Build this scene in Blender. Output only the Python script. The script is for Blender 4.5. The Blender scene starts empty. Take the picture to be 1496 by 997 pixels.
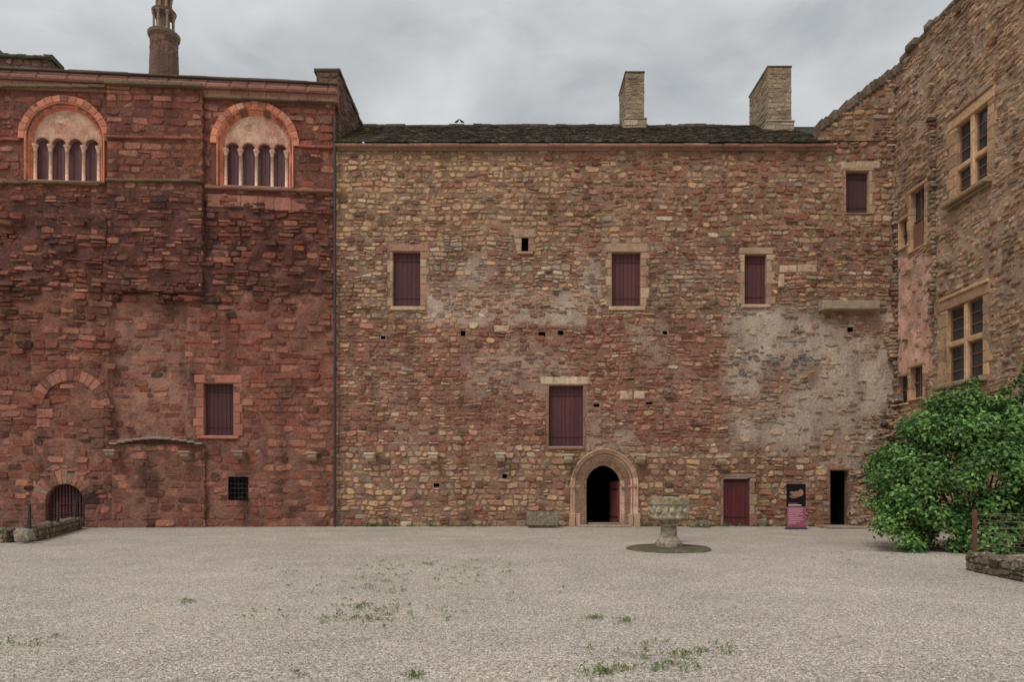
import bpy, bmesh, math, random
from mathutils import Vector, Matrix, noise
random.seed(7)
R=random.random; U_=random.uniform; PI=math.pi
S=bpy.context.scene; COL=S.collection
G=1.42
def lin(c): 
    c=c/255.0
    return c/12.92 if c<=.04045 else ((c+.055)/1.055)**2.4
def sc(r,g,b,k=None,des=.08):
    k=G if k is None else k
    a=(lin(r)*k,lin(g)*k,lin(b)*k); l=.3*a[0]+.6*a[1]+.1*a[2]
    return tuple(x*(1-des)+l*des for x in a)
def mul(c,k): return (c[0]*k,c[1]*k,c[2]*k)
def mix(a,b,t): return tuple(a[i]*(1-t)+b[i]*t for i in range(3))
def nz(u,z,s,k=0.0): return noise.noise(Vector((u*s,z*s,k)))
def fr(u,z,s,k=0.0): return nz(u,z,s,k)*.6+nz(u,z,s*2.3,k+3)*.3+nz(u,z,s*5,k+7)*.15
def clamp(x,a=0,b=1): return max(a,min(b,x))
# ---------------------------------------------------------------- mesh builder
class MB:
    def __init__(s): s.v=[];s.f=[];s.c=[]
    def add(s,vs,fs,col):
        n=len(s.v); s.v.extend(vs)
        s.f.extend([tuple(i+n for i in f) for f in fs])
        if isinstance(col,list): s.c.extend(col)
        else: s.c.extend([col]*len(vs))
    def build(s,name,mat,parent=None,label=None,loc=(0,0,0),rz=0,smooth=False):
        me=bpy.data.meshes.new(name); me.from_pydata(s.v,[],s.f); me.update()
        a=me.color_attributes.new('Col','FLOAT_COLOR','POINT')
        buf=[]
        for c in s.c: buf.extend((c[0],c[1],c[2],1.0))
        a.data.foreach_set('color',buf)
        if smooth: me.polygons.foreach_set('use_smooth',[True]*len(me.polygons))
        me.materials.append(mat)
        o=bpy.data.objects.new(name,me); COL.objects.link(o)
        o.location=loc; o.rotation_euler=(0,0,rz)
        if parent: o.parent=parent
        if label: o['label']=label
        return o
def tag(o,label,cat,group=None,kind=None):
    if label:o['label']=label
    if cat:o['category']=cat
    if group:o['group']=group
    if kind:o['kind']=kind
    return o
def empty(name,loc,rz,label,cat,group=None):
    o=bpy.data.objects.new(name,None); COL.objects.link(o); o.location=loc; o.rotation_euler=(0,0,rz)
    return tag(o,label,cat,group)
def mkT(O,U,N,V):
    O=Vector(O);U=Vector(U);N=Vector(N);V=Vector(V)
    def T(u,w,v): 
        p=O+U*u+N*w+V*v
        return (p.x,p.y,p.z)
    return T
TF=lambda u,w,z:(u,-w,z)
# ---------------------------------------------------------------- materials
def mk(name,attr=True,col=(.3,.3,.3),rough=.9,ns=14,amp=.35,big=.25,bump=.5,bs=22,spec=.2,metal=0,dist=.02,smear=None,streak=0):
    m=bpy.data.materials.new(name); m.use_nodes=True; nt=m.node_tree; N=nt.nodes; L=nt.links
    b=N['Principled BSDF']; b.inputs['Roughness'].default_value=rough; b.inputs['Metallic'].default_value=metal
    b.inputs['Specular IOR Level'].default_value=spec
    tc=N.new('ShaderNodeTexCoord')
    if attr:
        a=N.new('ShaderNodeAttribute'); a.attribute_name='Col'; src=a.outputs['Color']
    else:
        a=N.new('ShaderNodeRGB'); a.outputs[0].default_value=(*col,1); src=a.outputs[0]
    def nmap(scale,det,lo,hi,f0=.25,f1=.75,rg=.65,vec=None):
        n=N.new('ShaderNodeTexNoise'); n.inputs['Scale'].default_value=scale; n.inputs['Detail'].default_value=det; n.inputs['Roughness'].default_value=rg
        L.new(vec or tc.outputs['Object'],n.inputs['Vector'])
        r=N.new('ShaderNodeMapRange'); r.inputs[1].default_value=f0; r.inputs[2].default_value=f1
        r.inputs[3].default_value=lo; r.inputs[4].default_value=hi
        L.new(n.outputs['Fac'],r.inputs[0]); return r.outputs[0]
    if smear:
        for c_,a_,sc_,f0,f1 in smear:
            mx=N.new('ShaderNodeMixRGB'); mx.inputs[2].default_value=(*c_,1); L.new(src,mx.inputs[1]); L.new(nmap(sc_,9,0,a_,f0,f1,.72),mx.inputs[0]); src=mx.outputs[0]
    def scl(src,fac):
        mm=N.new('ShaderNodeVectorMath'); mm.operation='SCALE'; L.new(src,mm.inputs[0]); L.new(fac,mm.inputs['Scale']); return mm.outputs[0]
    if amp>0: src=scl(src,nmap(ns,6,1-amp,1+amp))
    if big>0: src=scl(src,nmap(.55,4,1-big,1+big))
    if streak>0:
        mp=N.new('ShaderNodeMapping'); mp.inputs['Scale'].default_value=(1.4,1.4,.22); L.new(tc.outputs['Object'],mp.inputs[0])
        src=scl(src,nmap(1.,7,1,1-streak,.5,.72,.6,mp.outputs[0]))
    L.new(src,b.inputs['Base Color'])
    if bump>0:
        n=N.new('ShaderNodeTexNoise'); n.inputs['Scale'].default_value=bs; n.inputs['Detail'].default_value=7; n.inputs['Roughness'].default_value=.7
        L.new(tc.outputs['Object'],n.inputs['Vector'])
        bp=N.new('ShaderNodeBump'); bp.inputs['Strength'].default_value=bump; bp.inputs['Distance'].default_value=dist
        L.new(n.outputs['Fac'],bp.inputs['Height']); L.new(bp.outputs['Normal'],b.inputs['Normal'])
    return m
M_st=mk('weathered_stone',bump=.9,bs=11,dist=.06,amp=.38)
M_wc=mk('rubble_masonry',bump=1,bs=9,dist=.08,amp=.38,big=.16,smear=[(sc(174,144,120),.5,3.0,.52,.68),(sc(78,56,46),.65,1.5,.53,.68)],streak=.3)
M_wl=mk('red_sandstone',bump=1,bs=8,dist=.10,amp=.42,big=.2,smear=[(sc(164,112,90),.55,2.0,.54,.68),(sc(56,42,38),.7,.8,.53,.67),(sc(72,50,43),.4,3.5,.53,.66)],streak=.42)
M_wr=mk('tan_rubble',bump=1,bs=9,dist=.08,amp=.38,big=.16,smear=[(sc(172,144,118),.5,2.2,.5,.66),(sc(88,68,54),.6,1.7,.53,.7)],streak=.3)
M_dress=mk('dressed_stone',amp=.28,big=.18,bump=.7,bs=14,dist=.04,smear=[(sc(98,80,66),.55,3.,.48,.68)])
M_grey=mk('lichened_stone',amp=.38,big=.1,bump=1,bs=16,dist=.05,smear=[(sc(88,80,66),.65,6,.45,.62),(sc(182,170,144),.6,10,.54,.64)])
M_wood=mk('painted_wood',amp=.2,big=.15,rough=.65,bump=.25,bs=30,dist=.01,spec=.3,streak=.2)
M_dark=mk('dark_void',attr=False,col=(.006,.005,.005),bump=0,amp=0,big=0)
M_iron=mk('rusty_iron',rough=.75,amp=.3,big=0,bump=.2,spec=.4)
M_glass=mk('window_glass',attr=False,col=(.04,.042,.042),rough=.15,amp=.2,big=.2,bump=.2,bs=2,spec=.5)
M_leaf=mk('leaf',rough=.65,amp=.15,big=0,bump=0,spec=.2)
M_roof=mk('slate',rough=.95,amp=.45,big=.3,bump=.9,bs=12,dist=.05,spec=.08,smear=[(sc(100,86,66),.6,4,.5,.66),(sc(76,80,44),.5,1.2,.55,.7)])
M_print=mk('printed_panel',rough=.5,amp=.04,big=0,bump=0,spec=.3)
M_zinc=mk('painted_metal',rough=.55,amp=.15,big=.1,bump=.1,spec=.4)
# ---------------------------------------------------------------- stone helpers
def stone(mb,T,u0,u1,z0,z1,w,prot,col,tilt=.012,back=.03,wp=None,rg=0):
    du=u1-u0; dz=z1-z0; m=min(du,dz)
    if m<.025: return
    lo,hi=(.04+.04*rg,.22+.26*rg)
    c=[m*U_(lo,hi) for _ in range(8)]; j=m*(.05+.07*rg)
    P=[(u0+c[0],z0),(u1-c[1],z0),(u1,z0+c[2]),(u1,z1-c[3]),(u1-c[4],z1),(u0+c[5],z1),(u0,z1-c[6]),(u0,z0+c[7])]
    P=[(a+U_(-j,j),b+U_(-j,j)) for a,b in P]
    cu=(u0+u1)/2; cz=(z0+z1)/2; ins=m*U_(.05+.05*rg,.14+.12*rg)
    ku=1-2*ins/du; kz=1-2*ins/dz; ta=U_(-tilt,tilt)/du*2; tb=U_(-tilt,tilt)/dz*2
    f=(lambda a,b:wp(a,b)) if wp else (lambda a,b:(a,b))
    vs=[]
    for a,b in P:
        q=f(a,b); vs.append(T(q[0],w-back,q[1]))
    for a,b in P:
        a2=cu+(a-cu)*ku; b2=cz+(b-cz)*kz; q=f(a2,b2)
        vs.append(T(q[0],w+prot+ta*(a2-cu)+tb*(b2-cz),q[1]))
    fs=[(i,(i+1)%8,8+(i+1)%8,8+i) for i in range(8)]+[tuple(range(8,16))]
    mb.add(vs,fs,col)
def clip(r,blocks):
    u0,u1,z0,z1=r
    for b in blocks:
        if u0<b[1] and u1>b[0] and z0<b[3] and z1>b[2]:
            c=[]
            if b[0]>u0:c.append((u0,b[0],z0,z1))
            if b[1]<u1:c.append((b[1],u1,z0,z1))
            if b[2]>z0:c.append((u0,u1,z0,b[2]))
            if b[3]<z1:c.append((u0,u1,b[3],z1))
            if not c: return None
            u0,u1,z0,z1=max(c,key=lambda q:(q[1]-q[0])*(q[3]-q[2]))
            if u1-u0<.05 or z1-z0<.04: return None
    return u0,u1,z0,z1
def fill(mb,T,u0,u1,z0,z1,colf,inside=None,blocks=(),wf=None,rowh=(.14,.24),ln=(.22,.5),prot=(.01,.05),split=None,skip=None,gap=.012,warp=.05,tilt=.012,back=.03,rg=0,fine=.02):
    wp=(lambda a,b: (a+fine*nz(a,b,2.2,15.),b+warp*nz(a,b,.45,5.)+warp*.35*nz(a,b,1.3,9.)+fine*nz(a,b,2.6,12.)*1.3)) if warp else None
    z=z0
    while z<z1-.03:
        rh=rowh(z) if callable(rowh) else rowh
        h=min(U_(*rh),z1-z)
        if z1-(z+h)<.06: h=z1-z
        u=u0-U_(0,.25)
        while u<u1:
            L=U_(*ln)*(1.35 if R()<.14 else 1)*(.75+h*1.4)
            a,b=max(u,u0),min(u+L,u1); cu=(a+b)/2
            if b-a>.04:
                rs=[(a,b,z,z+h)]
                sp=split(cu,z) if split else .12
                if R()<sp:
                    q=z+h*U_(.35,.65)
                    if R()<.5 and b-a>.3:
                        x=a+(b-a)*U_(.35,.65); rs=[(a,x,z,q),(x,b,z,q),(a,b,q,z+h)]
                    else: rs=[(a,b,z,q),(a,b,q,z+h)]
                for r in rs:
                    r=clip(r,blocks)
                    if not r: continue
                    mu=(r[0]+r[1])/2; mz=(r[2]+r[3])/2
                    if inside and not inside(mu,mz): continue
                    if skip and R()<skip(mu,mz): continue
                    g=gap*U_(.4,1.2)
                    w=wf(mu,mz) if wf else 0
                    stone(mb,T,r[0]+g,r[1]-g,r[2]+g,r[3]-g,w,U_(*prot),colf(mu,mz),tilt,back,wp,rg)
            u+=L
        z+=h
def backing(mb,T,u0,u1,z0,z1,step,colf,holes=(),top=None,wf=None):
    def cuts(a,b,k):
        s=set([round(a,4),round(b,4)]); n=max(1,int((b-a)/step))
        hs=[h[k] for h in holes]+[h[k+1] for h in holes]
        hs=[round(x,4) for x in hs if a<x<b]
        s.update(hs)
        for i in range(1,n):
            x=a+(b-a)*i/n
            if all(abs(x-q)>.03 for q in hs): s.add(round(x,4))
        return sorted(s)
    us=cuts(u0,u1,0); zs=cuts(z0,z1,2); idx={}
    def V(i,j):
        if (i,j) in idx: return idx[(i,j)]
        u=us[i]; z=zs[j]
        if top: z=min(z,top(u))
        mb.v.append(T(u,(wf(u,z) if wf else 0)-.004,z)); mb.c.append(colf(u,z)); idx[(i,j)]=len(mb.v)-1
        return idx[(i,j)]
    for i in range(len(us)-1):
        for j in range(len(zs)-1):
            cu=(us[i]+us[i+1])/2; cz=(zs[j]+zs[j+1])/2
            if top and zs[j]>=max(top(us[i]),top(us[i+1])): continue
            if any(h[0]<cu<h[1] and h[2]<cz<h[3] for h in holes): continue
            mb.f.append((V(i,j),V(i+1,j),V(i+1,j+1),V(i,j+1)))
def block(mb,T,u0,u1,z0,z1,wb,wf,col,bev=.015,jit=.004):
    if u1-u0<.02 or z1-z0<.02: return
    bev=min(bev,(u1-u0)*.3,(z1-z0)*.3)
    q=[(u0,z0),(u1,z0),(u1,z1),(u0,z1)]
    k_=[U_(.6,1.5) for _ in range(4)] if jit else [1]*4
    i_=[(u0+bev*k_[0],z0+bev*k_[1]),(u1-bev*k_[1],z0+bev*k_[2]),(u1-bev*k_[2],z1-bev*k_[3]),(u0+bev*k_[3],z1-bev*k_[0])]
    J=U_(-jit,jit)
    vs=[T(a,wb,b) for a,b in q]+[T(a,wf-bev+J,b) for a,b in q]+[T(a,wf+J,b) for a,b in i_]
    fs=[(k,(k+1)%4,4+(k+1)%4,4+k) for k in range(4)]+[(4+k,4+(k+1)%4,8+(k+1)%4,8+k) for k in range(4)]+[(8,9,10,11),(3,2,1,0)]
    mb.add(vs,fs,col)
def recess(mb,T,r,d,col,w=0):
    u0,u1,z0,z1=r
    vs=[T(u0,w,z0),T(u1,w,z0),T(u1,w,z1),T(u0,w,z1),T(u0,-d,z0),T(u1,-d,z0),T(u1,-d,z1),T(u0,-d,z1)]
    mb.add(vs,[(4,5,6,7),(0,1,5,4),(1,2,6,5),(2,3,7,6),(3,0,4,7)],col)
def tube(mb,pts,rad,col,n=8,cap=True):
    P=[Vector(p) for p in pts]; vs=[];fs=[]
    if not isinstance(rad,(list,tuple)): rad=[rad]*len(P)
    ref=None
    for i,p in enumerate(P):
        d=(P[min(i+1,len(P)-1)]-P[max(i-1,0)]).normalized()
        if ref is None: ref=Vector((1,0,0)) if abs(d.x)<.8 else Vector((0,1,0))
        a=d.cross(ref).normalized(); b=d.cross(a).normalized()
        for k in range(n):
            t=2*PI*k/n; q=p+a*math.cos(t)*rad[i]+b*math.sin(t)*rad[i]; vs.append((q.x,q.y,q.z))
    for i in range(len(P)-1):
        for k in range(n): fs.append((i*n+k,i*n+(k+1)%n,(i+1)*n+(k+1)%n,(i+1)*n+k))
    if cap: fs.append(tuple(range(n-1,-1,-1))); fs.append(tuple((len(P)-1)*n+k for k in range(n)))
    mb.add(vs,fs,col)
def lathe(mb,c,prof,n,colf,mod=None,rot=0):
    vs=[];fs=[];cs=[]
    for i,(r,z) in enumerate(prof):
        for k in range(n):
            t=2*PI*k/n+rot; rr=r*(mod(t,z,i) if mod else 1)
            vs.append((c[0]+rr*math.cos(t),c[1]+rr*math.sin(t),c[2]+z)); cs.append(colf(t,z))
    for i in range(len(prof)-1):
        for k in range(n): fs.append((i*n+k,i*n+(k+1)%n,(i+1)*n+(k+1)%n,(i+1)*n+k))
    fs.append(tuple(range(n-1,-1,-1))); fs.append(tuple((len(prof)-1)*n+k for k in range(n)))
    mb.add(vs,fs,cs)
_b=bmesh.new(); bmesh.ops.create_icosphere(_b,subdivisions=1,radius=1); ICO_V=[v.co.copy() for v in _b.verts]; ICO_F=[tuple(v.index for v in f.verts) for f in _b.faces]; _b.free()
_b=bmesh.new(); bmesh.ops.create_icosphere(_b,subdivisions=2,radius=1); IC2_V=[v.co.copy() for v in _b.verts]; IC2_F=[tuple(v.index for v in f.verts) for f in _b.faces]; _b.free()
def rock(mb,c,s,col,fine=False,rz=None):
    V=IC2_V if fine else ICO_V; F=IC2_F if fine else ICO_F
    k=R()*50; rot=Matrix.Rotation(R()*6.3 if rz is None else rz,3,'Z')@Matrix.Rotation(U_(-.3,.3) if rz is None else U_(-.1,.1),3,'X')
    vs=[]
    for v in V:
        p=Vector([math.copysign(abs(x)**.6,x) for x in v])*(.85+.3*noise.noise(v*1.3+Vector((k,k,0))))
        p=rot@Vector((p.x*s[0],p.y*s[1],p.z*s[2])); vs.append((c[0]+p.x,c[1]+p.y,c[2]+p.z))
    mb.add(vs,F,col)
def stone_box(mb,x0,x1,y0,y1,z0,z1,colf,faces='flrt',**kw):
    e=.001
    cc=colf(x0,z0)
    vs=[(x,y,z) for z in (z0,z1) for x,y in ((x0+e,y0+e),(x1-e,y0+e),(x1-e,y1-e),(x0+e,y1-e))]
    mb.add(vs,[(0,1,5,4),(1,2,6,5),(2,3,7,6),(3,0,4,7),(4,5,6,7)],mul(cc,.7))
    if 'f' in faces: fill(mb,mkT((0,y0,0),(1,0,0),(0,-1,0),(0,0,1)),x0,x1,z0,z1,colf,**kw)
    if 'b' in faces: fill(mb,mkT((0,y1,0),(-1,0,0),(0,1,0),(0,0,1)),-x1,-x0,z0,z1,colf,**kw)
    if 'r' in faces: fill(mb,mkT((x1,0,0),(0,1,0),(1,0,0),(0,0,1)),y0,y1,z0,z1,colf,**kw)
    if 'l' in faces: fill(mb,mkT((x0,0,0),(0,-1,0),(-1,0,0),(0,0,1)),-y1,-y0,z0,z1,colf,**kw)
    if 't' in faces: fill(mb,mkT((0,0,z1),(1,0,0),(0,0,1),(0,1,0)),x0,x1,y0,y1,colf,**kw)
def pick(d):
    t=R()*sum(w for w,c in d)
    for w,c in d:
        t-=w
        if t<=0: return c
    return d[-1][1]
def blend(d,k):
    s=sum(w for w,c in d); m=[0,0,0]
    for w,c in d:
        for i in range(3): m[i]+=c[i]*w/s
    return mix(m,pick(d),k)
# ---------------------------------------------------------------- coordinates measured on the three walls
D=26.3; XR=14.75
def cc(px,py): return ((px-748)*D/1000,1.6+(709-py)*D/1000)
def rc(x0,y0,x1,y1):
    a=cc(x0,y1); b=cc(x1,y0); return (a[0],b[0],a[1],b[1])
LO=(-6.79,26.3); LA=math.atan2(1.0,12.11); LU=(math.cos(LA),math.sin(LA))
def lc(px,py):
    k=(px-748)/1000; t=(k*LO[1]-LO[0])/(LU[0]-k*LU[1]); Y=LO[1]+t*LU[1]
    return (t,1.6+(709-py)*Y/1000)
def rl(x0,y0,x1,y1):
    a=lc(x0,y1); b=lc(x1,y0); return (a[0],b[0],a[1],b[1])
def rcu(px,py):
    Y=XR*1000/(px-748); return (D-Y,1.6+(709-py)*Y/1000)
def rr_(x0,x1,yt,yb):
    a=rcu(x0,yb)[0]; b=rcu(x1,yb); c=rcu(x1,yt); return (a,b[0],b[1],c[1])
def inv_c(u,z): return 748+u*1000/D, 709-(z-1.6)*1000/D
def inv_l(u,z):
    X=LO[0]+u*LU[0]; Y=LO[1]+u*LU[1]; return 748+X*1000/Y, 709-(z-1.6)*1000/Y
def inv_r(u,z):
    Y=D-u; return 748+XR*1000/Y, 709-(z-1.6)*1000/Y
# ---------------------------------------------------------------- palettes
OCH=sc(192,151,111);TAN=sc(174,144,114);RED=sc(142,82,65);GRY=sc(150,135,119);PNK=sc(172,121,99);DRK=sc(84,58,48);BRN=sc(128,92,73);PAL=sc(198,178,150)
lRED=sc(136,76,60);lDR=sc(102,59,49);lPK=sc(160,105,86);lOR=sc(180,120,90);lBR=sc(116,79,65);lBK=sc(62,45,41)
BURG=sc(80,44,45); BURG2=sc(88,38,40)
def plaster_c(x,y):
    k=0
    if x>1050 and 445<y<672: k=max(k,(.66+.9*nz(x,y,.012,4)+.6*nz(x,y,.04,5))*clamp((x-1040)/60)*clamp((672-y)/40)*clamp((y-440)/25))
    if 620<x<880 and 425<y<478: k=max(k,.25+.9*nz(x,y,.02,5))
    if 640<x<880 and 370<y<430: k=max(k,.0+.8*nz(x,y,.018,6))
    if 1200<x and 560<y<700: k=max(k,.4+.6*nz(x,y,.02,8))
    if 500<x<1060 and 470<y<660: k=max(k,.0+.6*nz(x,y,.01,9))
    return clamp(k,0,.92)
def col_c(u,z):
    x,y=inv_c(u,z); n=fr(u,z,.3,1.); n2=fr(u,z,.22,11.)
    w=dict(o=1.,t=1.0,r=.7,g=.45,p=.7,d=.28,b=.9,w=.1)
    if y<345 and x<840: w['o']+=1.9*(1-clamp((x-700)/160)); w['t']+=.8; w['p']+=.4; w['r']*=.5
    if y<400 and x>800: w['r']+=1.1; w['p']+=1.0; w['b']+=1.1; w['d']+=.25; w['t']+=.2
    if 345<=y<470 and x<1060: w['t']+=1.; w['g']+=.7; w['w']+=.25
    if 465<=y<655 and x<1070: w['r']+=1.6; w['p']+=1.8; w['b']+=1.3; w['o']*=.5; w['g']*=.6; w['t']*=.7
    if x>1060 and 440<y<670: w['g']+=2.8; w['t']+=.9; w['r']*=.6; w['w']+=.3
    if x>1190 and y<330: w['t']+=2.; w['g']+=1.2; w['r']*=.4
    if y>655: w['o']+=.9; w['t']+=.9; w['p']+=.6; w['r']+=.15
    if y>680 and x>940: w['r']+=1.; w['b']+=1.0
    if y>655 and 600<x<830: w['p']+=.9; w['r']+=.3
    if x<560 and y>300: w['o']+=.8; w['b']+=.4
    w['r']+=2.8*max(0,n); w['o']+=1.5*max(0,-n); w['g']+=1.*max(0,n2); w['b']+=1.4*max(0,-n2)
    if 1085<x<1182 and 492<y<546: return mul(mix(sc(112,110,106),GRY,R()*.7),U_(.75,1.15))
    c=blend([(w['o'],OCH),(w['t'],TAN),(w['r'],RED),(w['g'],GRY),(w['p'],PNK),(w['d'],DRK),(w['b'],BRN),(w['w'],PAL)],.76)
    c=mix(c,sc(172,156,138),.5*plaster_c(x,y))
    k=U_(.82,1.14)*(1-.28*clamp(nz(u,z,.5,21)))
    if y>750: k*=.85
    if y<236: k*=.88
    return mul(c,k)
def mort_c(u,z):
    x,y=inv_c(u,z); c=sc(130,102,82)
    if y<345: c=sc(138,108,82)
    if 465<y<655: c=sc(134,98,80)
    c=mix(c,sc(174,157,140),clamp(plaster_c(x,y)*1.4))
    if 620<x<880 and 425<y<478: c=mix(c,sc(184,156,138),.5)
    return mul(c,.97+.3*fr(u,z,1.2,31))
def col_l(u,z):
    x,y=inv_l(u,z); n=fr(u,z,.35,41.)
    w=dict(r=1.6,d=.7,p=.6,o=.2,b=.7,k=.14)
    if y<290: w['r']+=.9; w['p']+=.25
    elif y<445: w['d']+=1.1; w['b']+=.7; w['k']+=.45
    elif y<640:
        if 160<x<276: w['p']+=1.6; w['b']+=1.0; w['d']*=.4
        elif x>=276: w['r']+=1.3; w['p']+=.5
        else: w['d']+=.3; w['b']+=.8; w['p']+=.5
    else: w['p']+=1.0; w['b']+=1.; w['o']+=.3
    if x>420 and y>430: w['o']+=.9*clamp((x-420)/50); w['p']+=.8
    w['p']+=1.8*max(0,n); w['o']+=.8*max(0,n); w['d']+=2.*max(0,-n); w['k']+=.5*max(0,-n)
    c=blend([(w['r'],lRED),(w['d'],lDR),(w['p'],lPK),(w['o'],lOR),(w['b'],lBR),(w['k'],lBK)],.74)
    return mul(c,U_(.84,1.14)*(1-.28*clamp(nz(u,z,.4,23))))
def mort_l(u,z):
    x,y=inv_l(u,z); c=sc(112,70,57)
    if 285<y<440: c=sc(96,60,51)
    if 430<y<640: c=sc(130,86,70)
    if 160<x<276 and 430<y<640: c=sc(148,106,88)
    if y>640: c=sc(132,92,77)
    return mul(c,.95+.35*fr(u,z,1.1,33))
def plaster_r(x,y):
    k=0
    if 1300<x<1364 and 375<y<545: k=.85
    elif x>1366 and 270<y<480: k=clamp(.2+.9*nz(x,y,.02,44),0,.6)
    elif x<1366 and y<375: k=clamp(.15+.8*nz(x,y,.02,46),0,.5)
    else: k=clamp(.0+.7*nz(x,y,.015,48),0,.4)
    return k
def col_r(u,z):
    x,y=inv_r(u,z); n=fr(u,z,.4,51.)
    w=dict(o=1.0,t=2.0,g=1.3,b=1.4,r=.2,p=.5,d=.2)
    if x>1400 and y<430: w['o']+=.9; w['b']+=.3
    w['b']+=max(0,n)*1.4; w['g']+=max(0,-n)*1.4
    c=blend([(w['o'],OCH),(w['t'],TAN),(w['g'],GRY),(w['b'],BRN),(w['r'],RED),(w['p'],PNK),(w['d'],DRK)],.62)
    return mul(c,U_(.8,1.08))
def mort_r(u,z):
    x,y=inv_r(u,z); c=sc(150,125,101)
    if 1300<x<1364 and 375<y<545: c=mix(sc(206,156,136),sc(160,132,110),clamp(.3+1.2*fr(u,z,.9,71)))
    return mul(c,.98+.3*fr(u,z,1.2,35))
# ---------------------------------------------------------------- openings
def planks(mb,T,r,w,col,vertical=True,n=None,th=.04):
    u0,u1,z0,z1=r; n=n or max(2,int((u1-u0)/.15)); s=(u1-u0)/n
    for i in range(n): block(mb,T,u0+i*s+.003,u0+(i+1)*s-.003,z0,z1,w-th,w+U_(-.003,.003),mul(col,U_(.9,1.1)),bev=.006,jit=0)
    mb.add([T(u0,w-.02,z0),T(u1,w-.02,z0),T(u1,w-.02,z1),T(u0,w-.02,z1)],[(0,1,2,3)],mul(col,.4))
def surround(mb,T,r,jl,jr,lt,sl,colf,wf=.03,wb=-.35,lx=.06,q=.12,bh=(.28,.5)):
    u0,u1,z0,z1=r
    for side in (0,1):
        z=z0; k=int(R()*2)
        while z<z1-.02:
            h=min(U_(*bh),z1-z)
            if z1-z-h<.12: h=z1-z
            e=(jl if side==0 else jr)+(q*U_(.6,1.3) if k%2 else 0)
            if side==0: block(mb,T,u0-e,u0,z+.003,z+h-.003,wb,wf,mul(colf(),U_(.82,1.08)),bev=.022)
            else: block(mb,T,u1,u1+e,z+.003,z+h-.003,wb,wf,mul(colf(),U_(.82,1.08)),bev=.022)
            z+=h; k+=1
    if lt>0: block(mb,T,u0-jl-lx,u1+jr+lx,z1+.002,z1+lt,wb,wf+.012,mul(colf(),1.0),bev=.03)
    if sl>0: block(mb,T,u0-jl*.8,u1+jr*.8,z0-sl,z0-.002,wb,wf+.04,mul(colf(),1.05),bev=.025)
def shut_win(parent,T,r,jl,jr,lt,sl,colf,label=None,q=.12,col=BURG,bar=True,wf=.025):
    m=MB(); surround(m,T,r,jl,jr,lt,sl,colf,q=q,wf=wf); w=m.build('window',M_dress,parent,label)
    s=MB(); planks(s,T,(r[0]+.01,r[1]-.01,r[2]+.02,r[3]-.01),-.17,col)
    if bar:
        for t in (.16,.84): 
            zz=r[2]+(r[3]-r[2])*t; block(s,T,r[0]+.03,r[1]-.03,zz-.015,zz+.015,-.17,-.155,mul(col,.6),bev=.003)
    s.build('shutter',M_wood,w)
    return w
def arch_path(a,c,off,spring,z0,n=14):
    Rr=(a+c)+off; pts=[(a+off,z0),(a+off,(z0+spring)/2),(a+off,spring)]
    amax=math.acos(clamp(c/Rr,-1,1))
    for i in range(1,n+1):
        t=amax*i/n; pts.append((-c+Rr*math.cos(t),spring+Rr*math.sin(t)))
    return pts
def arch_sweep(mb,T,cu,a,c,spring,z0,prof,colf,n=14):
    for sg in (1,-1):
        rows=[]
        for off,w in prof:
            rows.append([(cu+sg*x,w,z) for x,z in arch_path(a,c,off,spring,z0,n)])
        m=len(rows[0])
        for j in range(m-1):
            cl=colf(j)
            for i in range(len(rows)-1):
                q=[rows[i][j],rows[i+1][j],rows[i+1][j+1],rows[i][j+1]]
                if sg<0: q=q[::-1]
                mb.add([T(*p) for p in q],[(0,1,2,3)],cl)
def arch_slabs(cu,a,spring,rise,z0,n=8):
    out=[(cu-a,cu+a,z0,spring)]
    for i in range(n):
        za=spring+rise*i/n; zb=spring+rise*(i+1)/n; t=(i+.5)/n
        h=a*math.sqrt(max(0,1-t*t)); out.append((cu-h,cu+h,za,zb))
    return out
def voussoirs(mb,T,cu,cz,r0,r1,a0,a1,n,wb,wf,colf,asp=1.0):
    for i in range(n):
        t0=a0+(a1-a0)*i/n+.004; t1=a0+(a1-a0)*(i+1)/n-.004
        q=[(cu+r*math.cos(t),cz+asp*r*math.sin(t)) for r,t in ((r0,t1),(r0,t0),(r1+U_(0,.03),t0),(r1+U_(0,.03),t1))]
        J=U_(-.006,.006); m=(sum(p[0] for p in q)/4,sum(p[1] for p in q)/4)
        vs=[T(a,wb,b) for a,b in q]+[T(a,wf-.012+J,b) for a,b in q]+[T(m[0]+(a-m[0])*.9,wf+J,m[1]+(b-m[1])*.9) for a,b in q]
        fs=[(k,(k+1)%4,4+(k+1)%4,4+k) for k in range(4)]+[(4+k,4+(k+1)%4,8+(k+1)%4,8+k) for k in range(4)]+[(8,9,10,11)]
        mb.add(vs,fs,mul(colf(),U_(.85,1.1)))
def corbel(parent,T,u,z,col,s=1.15):
    m=MB(); h=.24*s; d=.36*s; hw=.14*s
    prof=[(-.05,0),(-.05,h),(d,h),(d,h*.55),(d*.8,h*.3),(d*.4,h*.05)]
    vs=[];n=len(prof)
    for x in (-hw,hw): vs+= [T(u+x*U_(.92,1.05),p[0],z-h/2+p[1]) for p in prof]
    m.add(vs,[tuple(range(n)),tuple(range(2*n-1,n-1,-1))]+[(k,n+k,n+(k+1)%n,(k+1)%n) for k in range(n)],col)
    block(m,T,u-hw*1.3,u+hw*1.3,z+h/2-.01,z+h/2+.06,-.05,d*1.12,mul(col,1.15),bev=.015)
    return m.build('corbel',M_dress,parent)
tanf=lambda: pick([(1,sc(172,143,115)),(1,sc(156,127,102)),(.4,sc(156,117,95))])
doorf=lambda: pick([(1,sc(156,126,101)),(1,sc(138,110,88)),(.5,sc(138,97,79))])
pinkf=lambda: pick([(1,sc(174,114,94)),(1,sc(160,100,83)),(.3,sc(146,92,76))])
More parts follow.
